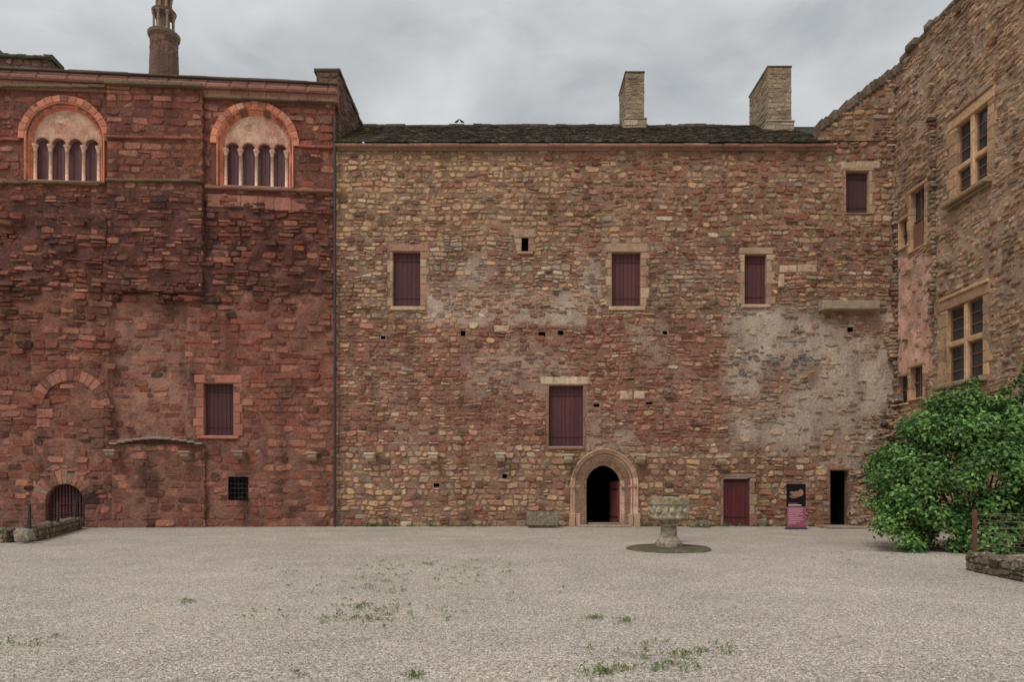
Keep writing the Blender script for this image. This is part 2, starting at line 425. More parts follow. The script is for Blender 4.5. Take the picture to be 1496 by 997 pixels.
# ================================================================ GROUND
me=bpy.data.meshes.new('ground'); B=300
me.from_pydata([(-B,-B,0),(B,-B,0),(B,B,0),(-B,B,0)],[],[(0,1,2,3)])
gm=bpy.data.materials.new('gravel'); gm.use_nodes=True; nt=gm.node_tree; N=nt.nodes; L=nt.links; b=N['Principled BSDF']; b.inputs['Roughness'].default_value=.95; b.inputs['Specular IOR Level'].default_value=.1
tc=N.new('ShaderNodeTexCoord')
def vor(s):
    v=N.new('ShaderNodeTexVoronoi'); v.inputs['Scale'].default_value=s; L.new(tc.outputs['Object'],v.inputs['Vector']); return v
v1=vor(66); v2=vor(30)
sp=N.new('ShaderNodeSeparateColor'); L.new(v1.outputs['Color'],sp.inputs[0])
cr=N.new('ShaderNodeValToRGB'); e=cr.color_ramp.elements
GK=1.78
e[0].position=0; e[0].color=(*sc(92,83,74,GK),1); e[1].position=1; e[1].color=(*sc(192,184,171,GK),1)
for p,c in ((.22,sc(132,121,109,GK)),(.6,sc(156,146,134,GK)),(.85,sc(168,158,146,GK))):
    q=cr.color_ramp.elements.new(p); q.color=(*c,1)
L.new(sp.outputs[0],cr.inputs[0])
src=cr.outputs[0]
def nvar(src,scale,det,lo,hi,a=.3,b_=.7):
    n=N.new('ShaderNodeTexNoise'); n.inputs['Scale'].default_value=scale; n.inputs['Detail'].default_value=det; L.new(tc.outputs['Object'],n.inputs['Vector'])
    r=N.new('ShaderNodeMapRange'); r.inputs[1].default_value=a; r.inputs[2].default_value=b_; r.inputs[3].default_value=lo; r.inputs[4].default_value=hi
    L.new(n.outputs['Fac'],r.inputs[0]); mm=N.new('ShaderNodeVectorMath'); mm.operation='SCALE'; L.new(src,mm.inputs[0]); L.new(r.outputs[0],mm.inputs['Scale']); return mm.outputs[0]
src=nvar(src,.3,4,.87,1.08); src=nvar(src,13,6,.82,1.18); src=nvar(src,1.2,5,.93,1.06)
L.new(src,b.inputs['Base Color'])
ad=N.new('ShaderNodeMath'); ad.operation='ADD'; L.new(v1.outputs['Distance'],ad.inputs[0]); L.new(v2.outputs['Distance'],ad.inputs[1])
bp=N.new('ShaderNodeBump'); bp.invert=True; bp.inputs['Strength'].default_value=.8; bp.inputs['Distance'].default_value=.018
L.new(ad.outputs[0],bp.inputs['Height']); L.new(bp.outputs['Normal'],b.inputs['Normal'])
me.materials.append(gm); g=bpy.data.objects.new('ground',me); COL.objects.link(g); tag(g,'pale beige gravel courtyard floor','ground',kind='structure')
mb=MB(); PC=[sc(184,174,161,GK),sc(160,149,137,GK),sc(136,125,113,GK),sc(106,96,86,GK),sc(162,146,131,GK)]
OV=[(1,0,0),(0,1,0),(-1,0,0),(0,-1,0),(0,0,1)]
for i in range(60000):
    y=4.6+13*R()**1.7; x=U_(-1,1)*y*.80
    s=U_(.005,.011); a=R()*6.3; ca,sa=math.cos(a)*s,math.sin(a)*s; k=U_(.6,1.2)
    vs=[(x+ca*p[0]*k-sa*p[1],y+sa*p[0]*k+ca*p[1],p[2]*s*U_(.7,1.3)-.001) for p in OV]
    mb.add(vs,[(0,1,4),(1,2,4),(2,3,4),(3,0,4)],mul(PC[int(R()*5)],U_(.8,1.1)))
o=mb.build('gravel',M_leaf); tag(o,'loose gravel stones scattered over the courtyard floor','gravel',kind='stuff')
# ================================================================ CENTRE BUILDING
C=empty('stone_building',(0,D,0),0,'long central ochre rubble-stone building with slate roof, two chimneys and pointed-arch portal','building')
W=[rc(574,368,614,448),rc(894,369,936,448),rc(1088,372,1120,445),rc(802,564,852,653),rc(1236,250,1270,312)]
SL=rc(762,348,772,368); DR=rc(1057,699,1096,776); DR=(DR[0],DR[1],0,DR[3]); DK=rc(1213,688,1240,780); DK=(DK[0],DK[1],0,DK[3])
PU=cc(883,700)[0]; PSP=cc(0,708)[1]; PA=.66; PRISE=.73; PCc=.074
holes=W+[SL,DR,DK]+arch_slabs(PU,PA+.12,PSP,PRISE+.14,0)
putl=[rc(x-5,y-5,x+5,y+5) for x,y in ((561,491),(678,486),(792,487),(820,485),(973,484),(739,694),(638,707),(872,590),(1243,480),(949,588))]
putl=[(a,a+U_(.16,.26),c,c+U_(.12,.2)) for a,b_,c,d_ in putl]
holes+=putl
def grow(r,l,rr,b_,t): return (r[0]-l,r[1]+rr,r[2]-b_,r[3]+t)
blocks=[grow(W[0],.2,.3,.18,.3),grow(W[1],.2,.25,.18,.36),grow(W[2],.2,.22,.16,.28),grow(W[3],.12,.12,.15,.32),grow(W[4],.12,.15,.05,.3),
 grow(SL,.2,.2,.1,.35),grow(DR,.12,.2,0,.2),DK]+arch_slabs(PU,1.28,PSP,1.24,0)+putl
def top_c(u):
    x=748+u*1000/D
    if x<1199: return 14.55
    return 1.6+(709-(184-(x-1199)*.752))*D/1000
m=MB(); wfc=lambda u,z: .05*nz(u,z,.3,60)+.035*nz(u,z,1.2,61)
backing(m,TF,-6.79,XR+.4,0,18.6,.2,mort_c,holes,top_c,wfc)
hf=lambda z:(.16,.26) if (z>11.6 or z<3.0) else (.12,.23)
fill(m,TF,-6.79,XR,0,18.2,col_c,inside=lambda u,z:z<top_c(u)-.05,blocks=blocks,wf=wfc,rowh=hf,ln=(.16,.42),prot=(-.008,.055),
  split=lambda u,z:.12 if (z>11.6 or z<3) else .28,skip=lambda u,z:max(.03,plaster_c(*inv_c(u,z))),rg=1.1,gap=.008,warp=.09,fine=.05,tilt=.022)
for r in putl: recess(m,TF,r,.35,sc(40,30,26))
recess(m,TF,SL,.5,sc(25,20,18))
for k in range(22):
    x=1199+k*6; u=(x-748)*D/1000; z=top_c(u+.001); z2=top_c(u+.16)
    block(m,TF,u,u+.19,min(z,z2)-.16,max(z,z2)+U_(.0,.14),-.6,U_(.05,.14),mul(sc(104,90,74),U_(.7,1.1)),bev=.05)
m.add([TF(cc(1199,0)[0]-.002,.02,14.4),TF(cc(1199,0)[0]-.002,-.6,14.4),TF(cc(1199,0)[0]-.002,-.6,top_c(cc(1199.1,0)[0])),TF(cc(1199,0)[0]-.002,.02,top_c(cc(1199.1,0)[0]))],[(0,1,2,3)],mul(BRN,.8))
m.build('wall',M_wc,C)
shut_win(C,TF,W[0],.12,.26,.3,.16,tanf,'dark red shuttered window with tan stone surround at left of the upper row')
shut_win(C,TF,W[1],.16,.22,.34,.16,tanf)
shut_win(C,TF,W[2],.17,.2,.26,.14,tanf)
w=shut_win(C,TF,W[3],.07,.08,.06,.12,lambda:sc(136,98,80),'largest dark red shuttered window, under a pale lintel above the portal',q=.04)
mm=MB()
for a in range(4):
    x0=790+a*18; rr=rc(x0,551,x0+17.9,562); block(mm,TF,rr[0],rr[1],rr[2],rr[3],-.2,.05,mul(sc(186,162,132),U_(.9,1.1)))
mm.build('lintel',M_dress,w)
shut_win(C,TF,W[4],.1,.13,.28,.04,tanf,col=sc(70,44,46))
m=MB(); surround(m,TF,SL,.22,.22,.34,.1,tanf,q=.05,bh=(.25,.3)); m.build('slit_window',M_dress,C)
m=MB(); surround(m,TF,DR,.1,.17,.16,0,doorf,q=.08,bh=(.3,.5)); dd=m.build('doorway',M_dress,C)
m=MB(); planks(m,TF,(DR[0]+.01,DR[1]-.01,.03,DR[3]-.01),-.12,BURG2,n=6)
for zz in (.35,1.75): block(m,TF,DR[0]+.03,DR[1]-.1,zz-.025,zz+.025,-.12,-.1,mul(BURG2,.5),bev=.003)
m.build('door',M_wood,dd)
m=MB(); surround(m,TF,DK,.09,.16,.12,0,lambda:sc(126,94,78),q=.04,lx=0); dd=m.build('doorway',M_dress,C,'dark open doorway beside the broken masonry')
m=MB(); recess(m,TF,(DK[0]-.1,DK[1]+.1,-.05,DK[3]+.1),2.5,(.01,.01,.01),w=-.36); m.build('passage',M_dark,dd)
m=MB()
prof=[(0.0,-.55),(0.0,-.30),(.03,-.26),(.06,-.27),(.09,-.24),(.13,-.24),(.15,-.16),(.18,-.13),(.22,-.14),(.25,-.19),(.28,-.12),(.33,-.10),(.36,-.03),(.40,-.0),(.44,-.06),(.47,.02),(.52,.05),(.56,.05),(.585,.10),(.62,.11),(.645,.06),(.65,-.03)]
jc={}
def pc(j):
    k=j if j<2 else j//2+5
    if k not in jc: jc[k]=mul(sc(190,153,128) if R()<.7 else sc(168,133,109),U_(.86,1.1))
    return jc[k]
arch_sweep(m,TF,PU,PA,PCc,PSP,0,prof,pc,n=16)
for sg in (-1,1):
    for (o0,o1,wf_) in ((.02,.24,-.1),(.26,.45,.03),(.47,.70,.13)):
        a,b2=sorted((PU+sg*(PA+o0),PU+sg*(PA+o1)))
        block(m,TF,a,b2,0,.42,-.3,wf_+.02,sc(168,136,112),bev=.02)
        block(m,TF,a+.01,b2-.01,.42,.5,-.3,wf_,sc(176,144,118),bev=.02)
        block(m,TF,a,b2,PSP-.14,PSP-.04,-.3,wf_-.02,sc(164,128,104),bev=.02)
po=m.build('portal',M_dress,C,'moulded pointed-arch stone portal with open door')
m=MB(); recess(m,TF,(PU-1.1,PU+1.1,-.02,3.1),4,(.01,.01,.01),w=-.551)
m.build('passage',M_dark,po)
m=MB(); T2=mkT((PU+.62,.5,0),(-.25,.97,0),(-.97,-.25,0),(0,0,1)); planks(m,T2,(0,.9,.05,1.75),.0,sc(104,54,50),n=4)
block(m,T2,.05,.85,.3,.36,0,.02,sc(50,30,28)); block(m,T2,.05,.85,1.4,1.46,0,.02,sc(50,30,28))
m.build('door',M_wood,po,'open dark red door leaf')
m=MB(); block(m,TF,PU-.95,PU+.95,0,.07,-.5,.35,sc(150,132,116),bev=.03); block(m,TF,PU-.6,PU+.6,.07,.13,-.5,-.1,sc(140,124,108),bev=.03); m.build('step',M_dress,po)
for x,y in ((543,670),(634,670),(731,670),(829,672),(934,672),(1050,675)):
    u,z=cc(x,y); corbel(C,TF,u,z,mul(sc(180,164,140),U_(.9,1.1)))
m=MB()
r=rc(1195,443,1278,456); block(m,TF,r[0],r[1],r[2],r[3],-.1,.42,sc(150,134,114),bev=.03)
m.build('ledge',M_dress,C)
for q in ((906,572,924,585),(926,572,942,584),(1139,388,1164,399),(1165,387,1194,399),(1137,401,1146,420),(722,476,744,486),(1229,236,1250,248),(1250.5,236,1286,247)):
    m=MB(); r=rc(*q); block(m,TF,*r,-.05,.05,mul(sc(178,152,124),U_(.85,1.02)),bev=.035)
    m.build('dressed_stone',M_dress,C)
m=MB(); u=-6.75; ue=cc(1218,0)[0]
while u<ue:
    L_=U_(.5,1.1); e2=min(u+L_,ue)
    block(m,TF,u+.001,e2-.001,14.42,14.53,-.2,.12,mul(sc(134,104,84),U_(.8,1.1)),bev=.02)
    block(m,TF,u+.001,e2-.001,14.525,14.62+U_(-.01,.01),-.2,.28+U_(-.02,.02),mul(sc(168,130,112),U_(.85,1.15)),bev=.025); u+=L_
m.build('cornice',M_dress,C)
# roof
m=MB(); ZE,ZR,YE,YR=14.64,17.8,-.34,4.6
sl=Vector((0,YR-YE,ZR-ZE)); SLn=sl.length; sl.normalize(); nn=Vector((0,-sl.z,sl.y))
TR=mkT((0,YE,ZE),(1,0,0),nn,sl)
us,ue=-6.78,cc(1200,0)[0]+.3
m.add([TR(us,-.01,.3),TR(XR+4,-.01,.3),TR(XR+4,-.01,SLn),TR(us,-.01,SLn),(us,YR*2,ZE-1),(XR+4,YR*2,ZE-1)],[(0,1,2,3),(3,2,5,4)],sc(54,52,50))
m.add([TR(us,-.01,0),TR(ue,-.01,0),TR(ue,-.01,.3),TR(us,-.01,.3)],[(0,1,2,3)],sc(54,52,50))
s=0
while s<SLn-.05:
    u=us-U_(0,.2)
    while u<ue:
        L_=U_(.1,.24); a,b2=max(u,us),min(u+L_,ue)
        if b2-a>.04:
            t=U_(.02,.042); moss=clamp(1-(a-us)/1.6-(s/SLn)*.6)+ .4*clamp(nz(a,s,.9,70))
            c=mix(pick([(1,sc(82,75,66)),(1,sc(66,61,56)),(.5,sc(98,88,76)),(.4,sc(120,106,86)),(.5,sc(48,45,42))]),sc(82,88,46),clamp(moss)*.85); c=mul(c,U_(.65,1.15))
            j=U_(-.02,.02)
            vs=[TR(a+.003,t,s+j),TR(b2-.003,t+U_(-.008,.008),s+j+U_(-.015,.015)),TR(b2-.003,.008,s+.26),TR(a+.003,.008,s+.26),TR(a+.003,-.01,s+j),TR(b2-.003,-.01,s+j)]
            m.add(vs,[(0,1,2,3),(4,5,1,0),(4,0,3),(5,2,1)],c)
        u+=L_
    s+=U_(.11,.14)
u=us
while u<ue: 
    L_=U_(.25,.5); block(m,mkT((0,YR-.15,0),(1,0,0),(0,-1,0),(0,0,1)),u,min(u+L_,ue),ZR-.12,ZR+U_(.0,.06),-.35,U_(.0,.04),mul(sc(80,74,64),U_(.8,1.2)),bev=.03); u+=L_
rf=m.build('roof',M_roof,C)
def chimney(x0,x1,y0,y1,z0,z1,lab):
    m=MB(); cf=lambda u,z: mul(blend([(1,sc(150,130,106)),(1,sc(128,109,89)),(.5,sc(158,134,106)),(.3,sc(104,90,75))],.7),U_(.88,1.08)*(.8 if z>z1-.4 else 1))
    stone_box(m,x0,x1,y0,y1,z0-1.5,z1,cf,faces='flrt',rowh=(.14,.24),ln=(.2,.45),prot=(.0,.025),warp=0,back=.01,rg=1,gap=.006)
    x0-=.09;x1+=.09
    stone_box(m,x0,x1,y0-.09,y1+.05,z0-1.5,z0+.3,lambda u,z:mul(sc(156,138,113),U_(.8,1.1)),faces='flrt',rowh=(.2,.3),ln=(.4,.7),prot=(.004,.02),warp=0,back=.01)
    T_=mkT((0,y0,0),(1,0,0),(0,-1,0),(0,0,1))
    block(m,T_,x0+.06,x1-.06,z1+.03,z1+.1,-(y1-y0)-.05,.03,sc(104,94,80),bev=.03)
    block(m,T_,x0-.02,x1+.02,z0+.31,z0+.37,-(y1-y0),.13,sc(150,134,110),bev=.02)
    m.build('chimney',M_st,rf,lab)
chimney((914-748)*.0303,(941-748)*.0303,4.0,5.8,1.6+(709-186)*.0303,1.6+(709-107)*.0303,'narrower chimney')
chimney((1122-748)*.0294,(1156-748)*.0294,3.1,5.4,1.6+(709-190)*.0294,1.6+(709-99)*.0294,'wider chimney')
for i,(x,hd) in enumerate(((668,1),(675,-1))):
    m=MB(); c0=sc(40,40,44,1); K=.68
    m_=[(-.17,0,.05),(-.1,0,.09),(-.03,0,.12),(.04,0,.15),(.08,0,.21),(.11,0,.25),(.14,0,.25),(.18,0,.24)]
    tube(m,[(p[0]*hd*K,0,p[2]*K) for p in m_],[q*K for q in (.015,.045,.07,.065,.04,.04,.03,.004)],c0,8)
    tube(m,[(0,.015,0),(0,.015,.06)],.006,c0,5); tube(m,[(0,-.015,0),(0,-.015,.06)],.006,c0,5)
    o=m.build('pigeon',M_leaf,None,None,((x-748)*.0309,D+YR-.15,ZR+.055),0,True)
    tag(o,('dark pigeon on the slate ridge, left one of the pair' if i==0 else 'dark pigeon on the slate ridge, right one of the pair'),'bird','pigeons perched on the roof ridge')
# ================================================================ LEFT BUILDING
Lb=empty('red_building',(LO[0],LO[1],0),LA,'tall dark red sandstone building at left with two round-arched arcade windows','building')
UL=lc(-90,0)[0]; ZT=16.55
a1=lc(95,205); a2=lc(373,212)
def tri_holes(c,zs): return arch_slabs(c[0],1.3,c[1],1.3,zs)
zs1=lc(95,265)[1]; zs2=lc(373,273)[1]
SW=rl(298,561,341,637); BW=rl(334,697,362,731)
CA=lc(95,735); CAu=CA[0]; CAw=.70; CAsp=lc(95,737)[1]
hl=tri_holes(a1,zs1)+tri_holes(a2,zs2)+[SW,BW]+arch_slabs(CAu,CAw,CAsp,.78,0)
BA=lc(104,598)
bl=arch_slabs(a1[0],1.60,a1[1],1.60,zs1-.05)+arch_slabs(a2[0],1.60,a2[1],1.60,zs2-.05)+[grow(SW,.4,.3,.15,.36),grow(BW,.02,.02,.02,.02)]+arch_slabs(CAu,CAw+.4,CAsp,1.2,0)
def erode(x,y):
    if 285<y<445: return clamp((y-285)/30)*.9+.1
    if x<160 and y<520 and y>=445: return .7
    if x<160 and y<650 and y>=520: return .2
    if y>445 and x>300 and y<560: return .4
    return .15
PW=.2; LW=.14
wfl=lambda u,z: (.24*fr(u,z,.5,80)+.13*nz(u,z,1.6,81))*(.2+erode(*inv_l(u,z))) - (.2 if (160<inv_l(u,z)[0]<274 and 436<inv_l(u,z)[1]<640) else 0)
m=MB(); backing(m,TF,UL,0,0,ZT,.16,mort_l,hl,None,wfl)
def rowl(z):
    y=709-(z-1.6)/25.8*1000
    return (.25,.35) if y<285 else ((.13,.28) if y<440 else ((.2,.32) if y<640 else (.23,.35)))
def spl(u,z):
    x,y=inv_l(u,z); return .05 if y<285 else (.35 if y<440 else (.18 if x<276 and y<640 else .06))
PB=(lc(160,0)[0],lc(298,0)[0]); zpb=lc(230,428)[1]; zlb=lc(230,650)[1]; PLr=(lc(166,0)[0],lc(300,0)[0])
def skl(u,z):
    x,y=inv_l(u,z)
    if 160<x<276 and 436<y<640: return .5
    return clamp(.04+1.1*max(0,nz(u,z,.6,85)-.1),0,.55)
bl2=bl+[(PB[0],PB[1],zpb,ZT),(PLr[0],PLr[1],0,zlb)]
fill(m,TF,UL,0,0,ZT,col_l,blocks=bl2,wf=lambda u,z:wfl(u,z)+U_(-.05,.10)*erode(*inv_l(u,z))*.9,rowh=rowl,ln=(.28,.64),prot=(-.006,.024),split=spl,
   skip=skl,gap=.005,warp=.08,tilt=.022,back=.1,fine=.045,rg=.6)
def proj(u0,u1,z0,z1,w,tr,cf,rowh,split):
    wf_=lambda u,z:(.14*fr(u,z,.6,80)+.07*nz(u,z,1.8,81))*tr(u,z)
    backing(m,lambda u,q,z:(u,-(q+w),z),u0,u1,z0,z1,.18,mort_l,(),None,wf_)
    m.add([(u0,-w,z0),(u1,-w,z0),(u1,-w,z1),(u0,-w,z1),(u0,.1,z0),(u1,.1,z0),(u1,.1,z1),(u0,.1,z1)],[(1,5,6,2),(4,0,3,7),(3,2,6,7),(4,5,1,0)],mul(mort_l((u0+u1)/2,(z0+z1)/2),.9))
    T_=lambda u,q,z:(u,-(q+w),z)
    fill(m,T_,u0-.01,u1+.01,z0,z1,cf,rowh=rowh,ln=(.28,.64),prot=(-.006,.024),split=split,gap=.005,warp=.07,tilt=.02,wf=lambda u,z:wf_(u,z)+U_(-.03,.05)*tr(u,z),back=.1,fine=.04,rg=.6,skip=skl)
    fill(m,mkT((u1,0,0),(0,1,0),(1,0,0),(0,0,1)),-w-.02,.0,z0,z1,cf,rowh=rowh,ln=(.3,.5),prot=(.004,.03),gap=.01,warp=0)
proj(PB[0],PB[1],zpb,ZT+.12,PW,lambda u,z:erode(*inv_l(u,z)),col_l,rowl,spl)
proj(PLr[0],PLr[1],0,zlb,LW,lambda u,z:.3,col_l,(.22,.34),lambda u,z:.08)
for k in range(34):
    u=U_(PB[0]+.1,PB[1]-.1); zz=zpb-U_(-.3,.38); a_=U_(.12,.3); rock(m,(u,-U_(.0,.2),zz),(a_,.15,U_(.07,.12)),mul(lDR,U_(.7,1.2)),rz=U_(-.1,.1))
# traces of a blocked arch and its paler infill panel
voussoirs(m,TF,BA[0],BA[1],1.0,1.4,.1,PI-.1,15,-.1,.075,lambda:pick([(1,lPK),(1,lRED),(.6,lBR)]),asp=1.05)
for sg in (-1,1):
    for k in range(4):
        a,b2=sorted((BA[0]+sg*(.62+.1*(k%2)),BA[0]+sg*1.2)); z_=lc(100,640)[1]+k*.36; block(m,TF,a,b2,z_,z_+.34,-.1,.06,mul(pick([(1,lPK),(1,lBR),(.5,lOR)]),U_(.85,1.1)),bev=.03)
# rough worn masonry above the cellar arch
for k in range(16):
    t=U_(.2,PI-.2); rr=U_(1.25,1.6); rock(m,(CAu+rr*math.cos(t),-.0,CAsp+rr*math.sin(t)*.9),(U_(.1,.2),U_(.05,.08),U_(.05,.1)),mul(pick([(1,lBR),(1,lPK),(.6,lBK)]),U_(.8,1.15)),rz=U_(-.15,.15))
m.build('wall',M_wl,Lb)
def course(pts,h,w,c,wb=-.05):
    m=MB()
    for (x0,y0),(x1,y1) in zip(pts[:-1],pts[1:]):
        n=max(1,int(abs(x1-x0)/24))
        for i in range(n):
            xa=x0+(x1-x0)*i/n; xb=x0+(x1-x0)*(i+1)/n; ya=y0+(y1-y0)*(i+.5)/n
            A=lc(xa,ya); Bq=lc(xb,ya); block(m,TF,A[0]+.001,Bq[0]-.001,A[1]-h/2,A[1]+h/2,wb,w+U_(-.012,.012),mul(c,U_(.8,1.15)),bev=.025)
    m.build('string_course',M_dress,Lb)
mossy=sc(104,86,62)
course([(-90,267),(156,268)],.1,.15,mossy); course([(160,267),(298,268)],.1,.32,mossy); course([(300,274),(488,281)],.11,.15,sc(130,88,71))
course([(303,292),(450,300)],.5,.03,sc(146,95,79))
course([(-90,203),(30,204)],.1,.1,lRED); course([(160,204),(298,206)],.1,.29,lRED) ; course([(437,214),(488,216)],.1,.1,lRED)
course([(-90,127),(158,129)],.12,.2,sc(104,86,64)); course([(159,127),(299,131)],.14,.4,sc(100,86,64)); course([(301,143),(490,150)],.11,.18,sc(112,88,68))
m=MB(); u=UL
while u<0.05:
    L_=U_(.6,1.1); e2=min(u+L_,.1)
    block(m,TF,u+.001,e2-.001,ZT-.32,ZT+.0,-.3,.12,mul(sc(128,84,70),U_(.85,1.1)),bev=.02)
    block(m,TF,u+.001,e2-.001,ZT-.002,ZT+.2,-.3,.24,mul(sc(138,94,80),U_(.85,1.08)),bev=.05)
    block(m,TF,u+.001,e2-.001,ZT+.198,ZT+.38,-.5,.12,mul(sc(118,84,72),U_(.85,1.08)),bev=.06)
    block(m,TF,u+.001,e2-.001,ZT+.378,ZT+.44+U_(0,.03),-.7,.18,mul(sc(90,78,66),U_(.8,1.2)),bev=.02); u+=L_
m.build('cornice',M_dress,Lb)
m=MB(); m.add([(UL,.3,ZT+.3),(0,.3,ZT+.3),(0,6,ZT+.5),(UL,6,ZT+.5)],[(0,1,2,3)],sc(80,72,64))
m.build('roof',M_roof,Lb)
m=MB(); cs=lambda u,z: mul(blend([(1,sc(112,84,70)),(1,sc(94,70,60)),(.6,sc(130,98,80))],.7),U_(.8,1.1))
stone_box(m,-.85,0,.45,4.7,13.2,17.75,cs,faces='frt',rowh=(.16,.26),ln=(.2,.45),prot=(.005,.04),warp=0,rg=1)
for k in range(9): 
    y=.4+k*.48; block(m,mkT((0,y,0),(1,0,0),(0,-1,0),(0,0,1)),-.95,.07,17.76,17.8+U_(.03,.13),-.47,0,mul(sc(92,80,68),U_(.8,1.2)),bev=.04)
m.build('gable_wall',M_st,Lb,rz=-LA)
m=MB(); stone_box(m,-15.5,-11.85,2.6,3.4,16.5,18.95,cs,faces='frt',rowh=(.16,.26),ln=(.2,.45),prot=(.005,.04),warp=0,rg=1)
for k in range(11):
    zt=19.3 if k<5 else 19.08
    block(m,mkT((0,2.5,0),(1,0,0),(0,-1,0),(0,0,1)),-15.5+k*.34,-15.15+k*.34,18.93,zt+U_(-.05,.06),-.9,U_(0,.1),mul(sc(84,82,62),U_(.7,1.2)),bev=.07)
m.build('parapet',M_st,Lb)
m=MB(); tcx,tcy=-8.05,4.2; dk=.9
tp=[(.58,16.3),(.62,17.8),(.58,20.0),(.54,20.95),(.58,21.02),(.64,21.08),(.66,21.2),(.56,21.28),(.44,21.32),(.24,21.35),(.22,21.95),(.34,22.02),(.46,22.08),(.5,22.2),(.38,22.27),(.26,22.3),(.22,22.32),(.2,22.75),(.3,22.82),(.34,22.9),(.24,22.98),(.1,23.3),(.03,23.7)]
lathe(m,(tcx,tcy,0),tp,20,lambda t,z: mul(sc(108,84,70) if z<21 else sc(124,106,86),U_(.7,1.1)*dk))
for k in range(7):
    t=2*PI*k/7
    for rr_c,z0_,z1_ in ((.4,21.3,22.1),(.29,22.3,22.85)):
        cx=tcx+rr_c*math.cos(t); cy=tcy+rr_c*math.sin(t); H=z1_-z0_
        lathe(m,(cx,cy,z0_),[(.08,0),(.08,.06),(.05,.09),(.05,H-.16),(.09,H-.06),(.09,H)],8,lambda t,z:mul(sc(146,124,104),.9))
for ring in range(15):
    for k in range(14):
        t=2*PI*(k+.5*(ring%2))/14; z=17+ring*.265
        T_=mkT((tcx,tcy,0),(-math.sin(t),math.cos(t),0),(math.cos(t),math.sin(t),0),(0,0,1))
        stone(m,T_,-.13,.13,z+.01,z+.255,.575-.004*ring*.9,.025,mul(pick([(1,sc(118,88,74)),(1,sc(100,76,65)),(.5,sc(134,104,86))]),U_(.8,1.1)*dk))
m.build('turret',M_st,Lb,'slender round lantern turret')
orf=lambda: pick([(1,sc(194,120,89)),(1,sc(184,112,84)),(.4,sc(160,98,76)),(.3,sc(192,140,111)),(.15,sc(130,84,66))])
def arcade(c,zs,lab):
    m=MB(); cu,sp=c
    voussoirs(m,TF,cu,sp,1.42,1.64,0,PI,17,-.1,.07,orf)
    jc={}
    def oc(j):
        k=j//2
        if k not in jc: jc[k]=mul(orf(),U_(.92,1.06))
        return jc[k]
    arch_sweep(m,TF,cu,1.20,0,sp,zs,[(0,-.36),(0,-.18),(.02,-.12),(.06,-.12),(.08,-.05),(.11,-.0),(.14,-.03),(.18,.04),(.22,.05),(.23,-.02)],oc,n=14)
    lw=.24; cen=[cu+(-1.5+i)*.59 for i in range(4)]; tz=sp-.1
    def zlow(u):
        for q in cen:
            if abs(u-q)<lw: return tz+math.sqrt(lw*lw-(u-q)**2)
        return tz-.04
    us_=[cu-1.2+2.4*i/120 for i in range(121)]
    for i in range(120):
        ua,ub=us_[i],us_[i+1]; um=(ua+ub)/2; za,zb=zlow(ua),zlow(ub)
        ha=sp+math.sqrt(max(0,1.44-(ua-cu)**2)); hb=sp+math.sqrt(max(0,1.44-(ub-cu)**2))
        if ha>za or hb>zb:
            NT=7
            zm=[za+(max(ha,za)-za)*t/NT for t in range(NT+1)]; zn=[zb+(max(hb,zb)-zb)*t/NT for t in range(NT+1)]
            for t in range(NT):
                zz=(zm[t]+zn[t])/2; cj=int(zz/.24); ci=math.floor((um-cu)/.31+.5*(cj%2))
                k=mix(sc(194,156,130),sc(168,120,98),clamp(.45+1.1*noise.noise(Vector((ci*1.7,cj*2.3,cu)))))
                m.add([TF(ua,-.16,zm[t]),TF(ub,-.16,zn[t]),TF(ub,-.16,zn[t+1]),TF(ua,-.16,zm[t+1])],[(0,1,2,3)],k)
        m.add([TF(ua,-.36,za),TF(ub,-.36,zb),TF(ub,-.16,zb),TF(ua,-.16,za)],[(0,1,2,3)],sc(160,122,102))
    for q in cen: voussoirs(m,TF,q,tz,lw,lw+.045,0,PI,7,-.2,-.14,lambda:sc(168,122,98))
    block(m,TF,cu-1.25,cu+1.25,zs-.12,zs-.002,-.36,.12,sc(146,106,86),bev=.02)
    w=m.build('arcade_window',M_dress,Lb,lab)
    for i,q in enumerate(cen):
        s=MB(); planks(s,TF,(q-.29,q+.29,zs+.01,sp+.26),-.32,sc(90,60,62),n=4); s.build('shutter',M_wood,w)
    for i in range(5):
        q=cu+(-2+i)*.59
        if i in (0,4): q+= .05 if i==0 else -.05
        s=MB(); H=tz-.04-zs
        lathe(s,(q,.14,zs),[(.095,0),(.095,.05),(.07,.09),(.06,.12),(.055,H-.26),(.072,H-.25),(.06,H-.22),(.08,H-.12),(.115,H-.04),(.12,H)],12,lambda t,z:sc(226,184,152) if z<H-.26 else sc(190,152,126))
        s.build('column',M_st,w,smooth=True)
arcade(a1,zs1,'left round-arched window with four shuttered lights')
arcade(a2,zs2,'right round-arched window with four shuttered lights')
shut_win(Lb,TF,SW,.3,.26,.32,.12,pinkf,'dark shuttered window in a pink stone surround',q=.1,col=sc(72,40,42),wf=.03)
m=MB(); recess(m,TF,BW,.4,sc(18,14,14),w=.05); bw=m.build('barred_window',M_dress,Lb)
m=MB()
for k in range(5): x=BW[0]+(BW[1]-BW[0])*(k+.5)/5; tube(m,[(x,.06,BW[2]),(x,.06,BW[3])],.012,sc(40,34,32),6)
for k in range(5): z=BW[2]+(BW[3]-BW[2])*(k+.5)/5; tube(m,[(BW[0],.05,z),(BW[1],.05,z)],.012,sc(40,34,32),6)
m.build('grille',M_iron,bw)
m=MB(); voussoirs(m,TF,CAu,CAsp,CAw,CAw+.5,0,PI,15,-.35,.03,lambda:pick([(1,lBR),(1,lPK),(.6,sc(140,112,94)),(.3,lBK)]),asp=1.08)
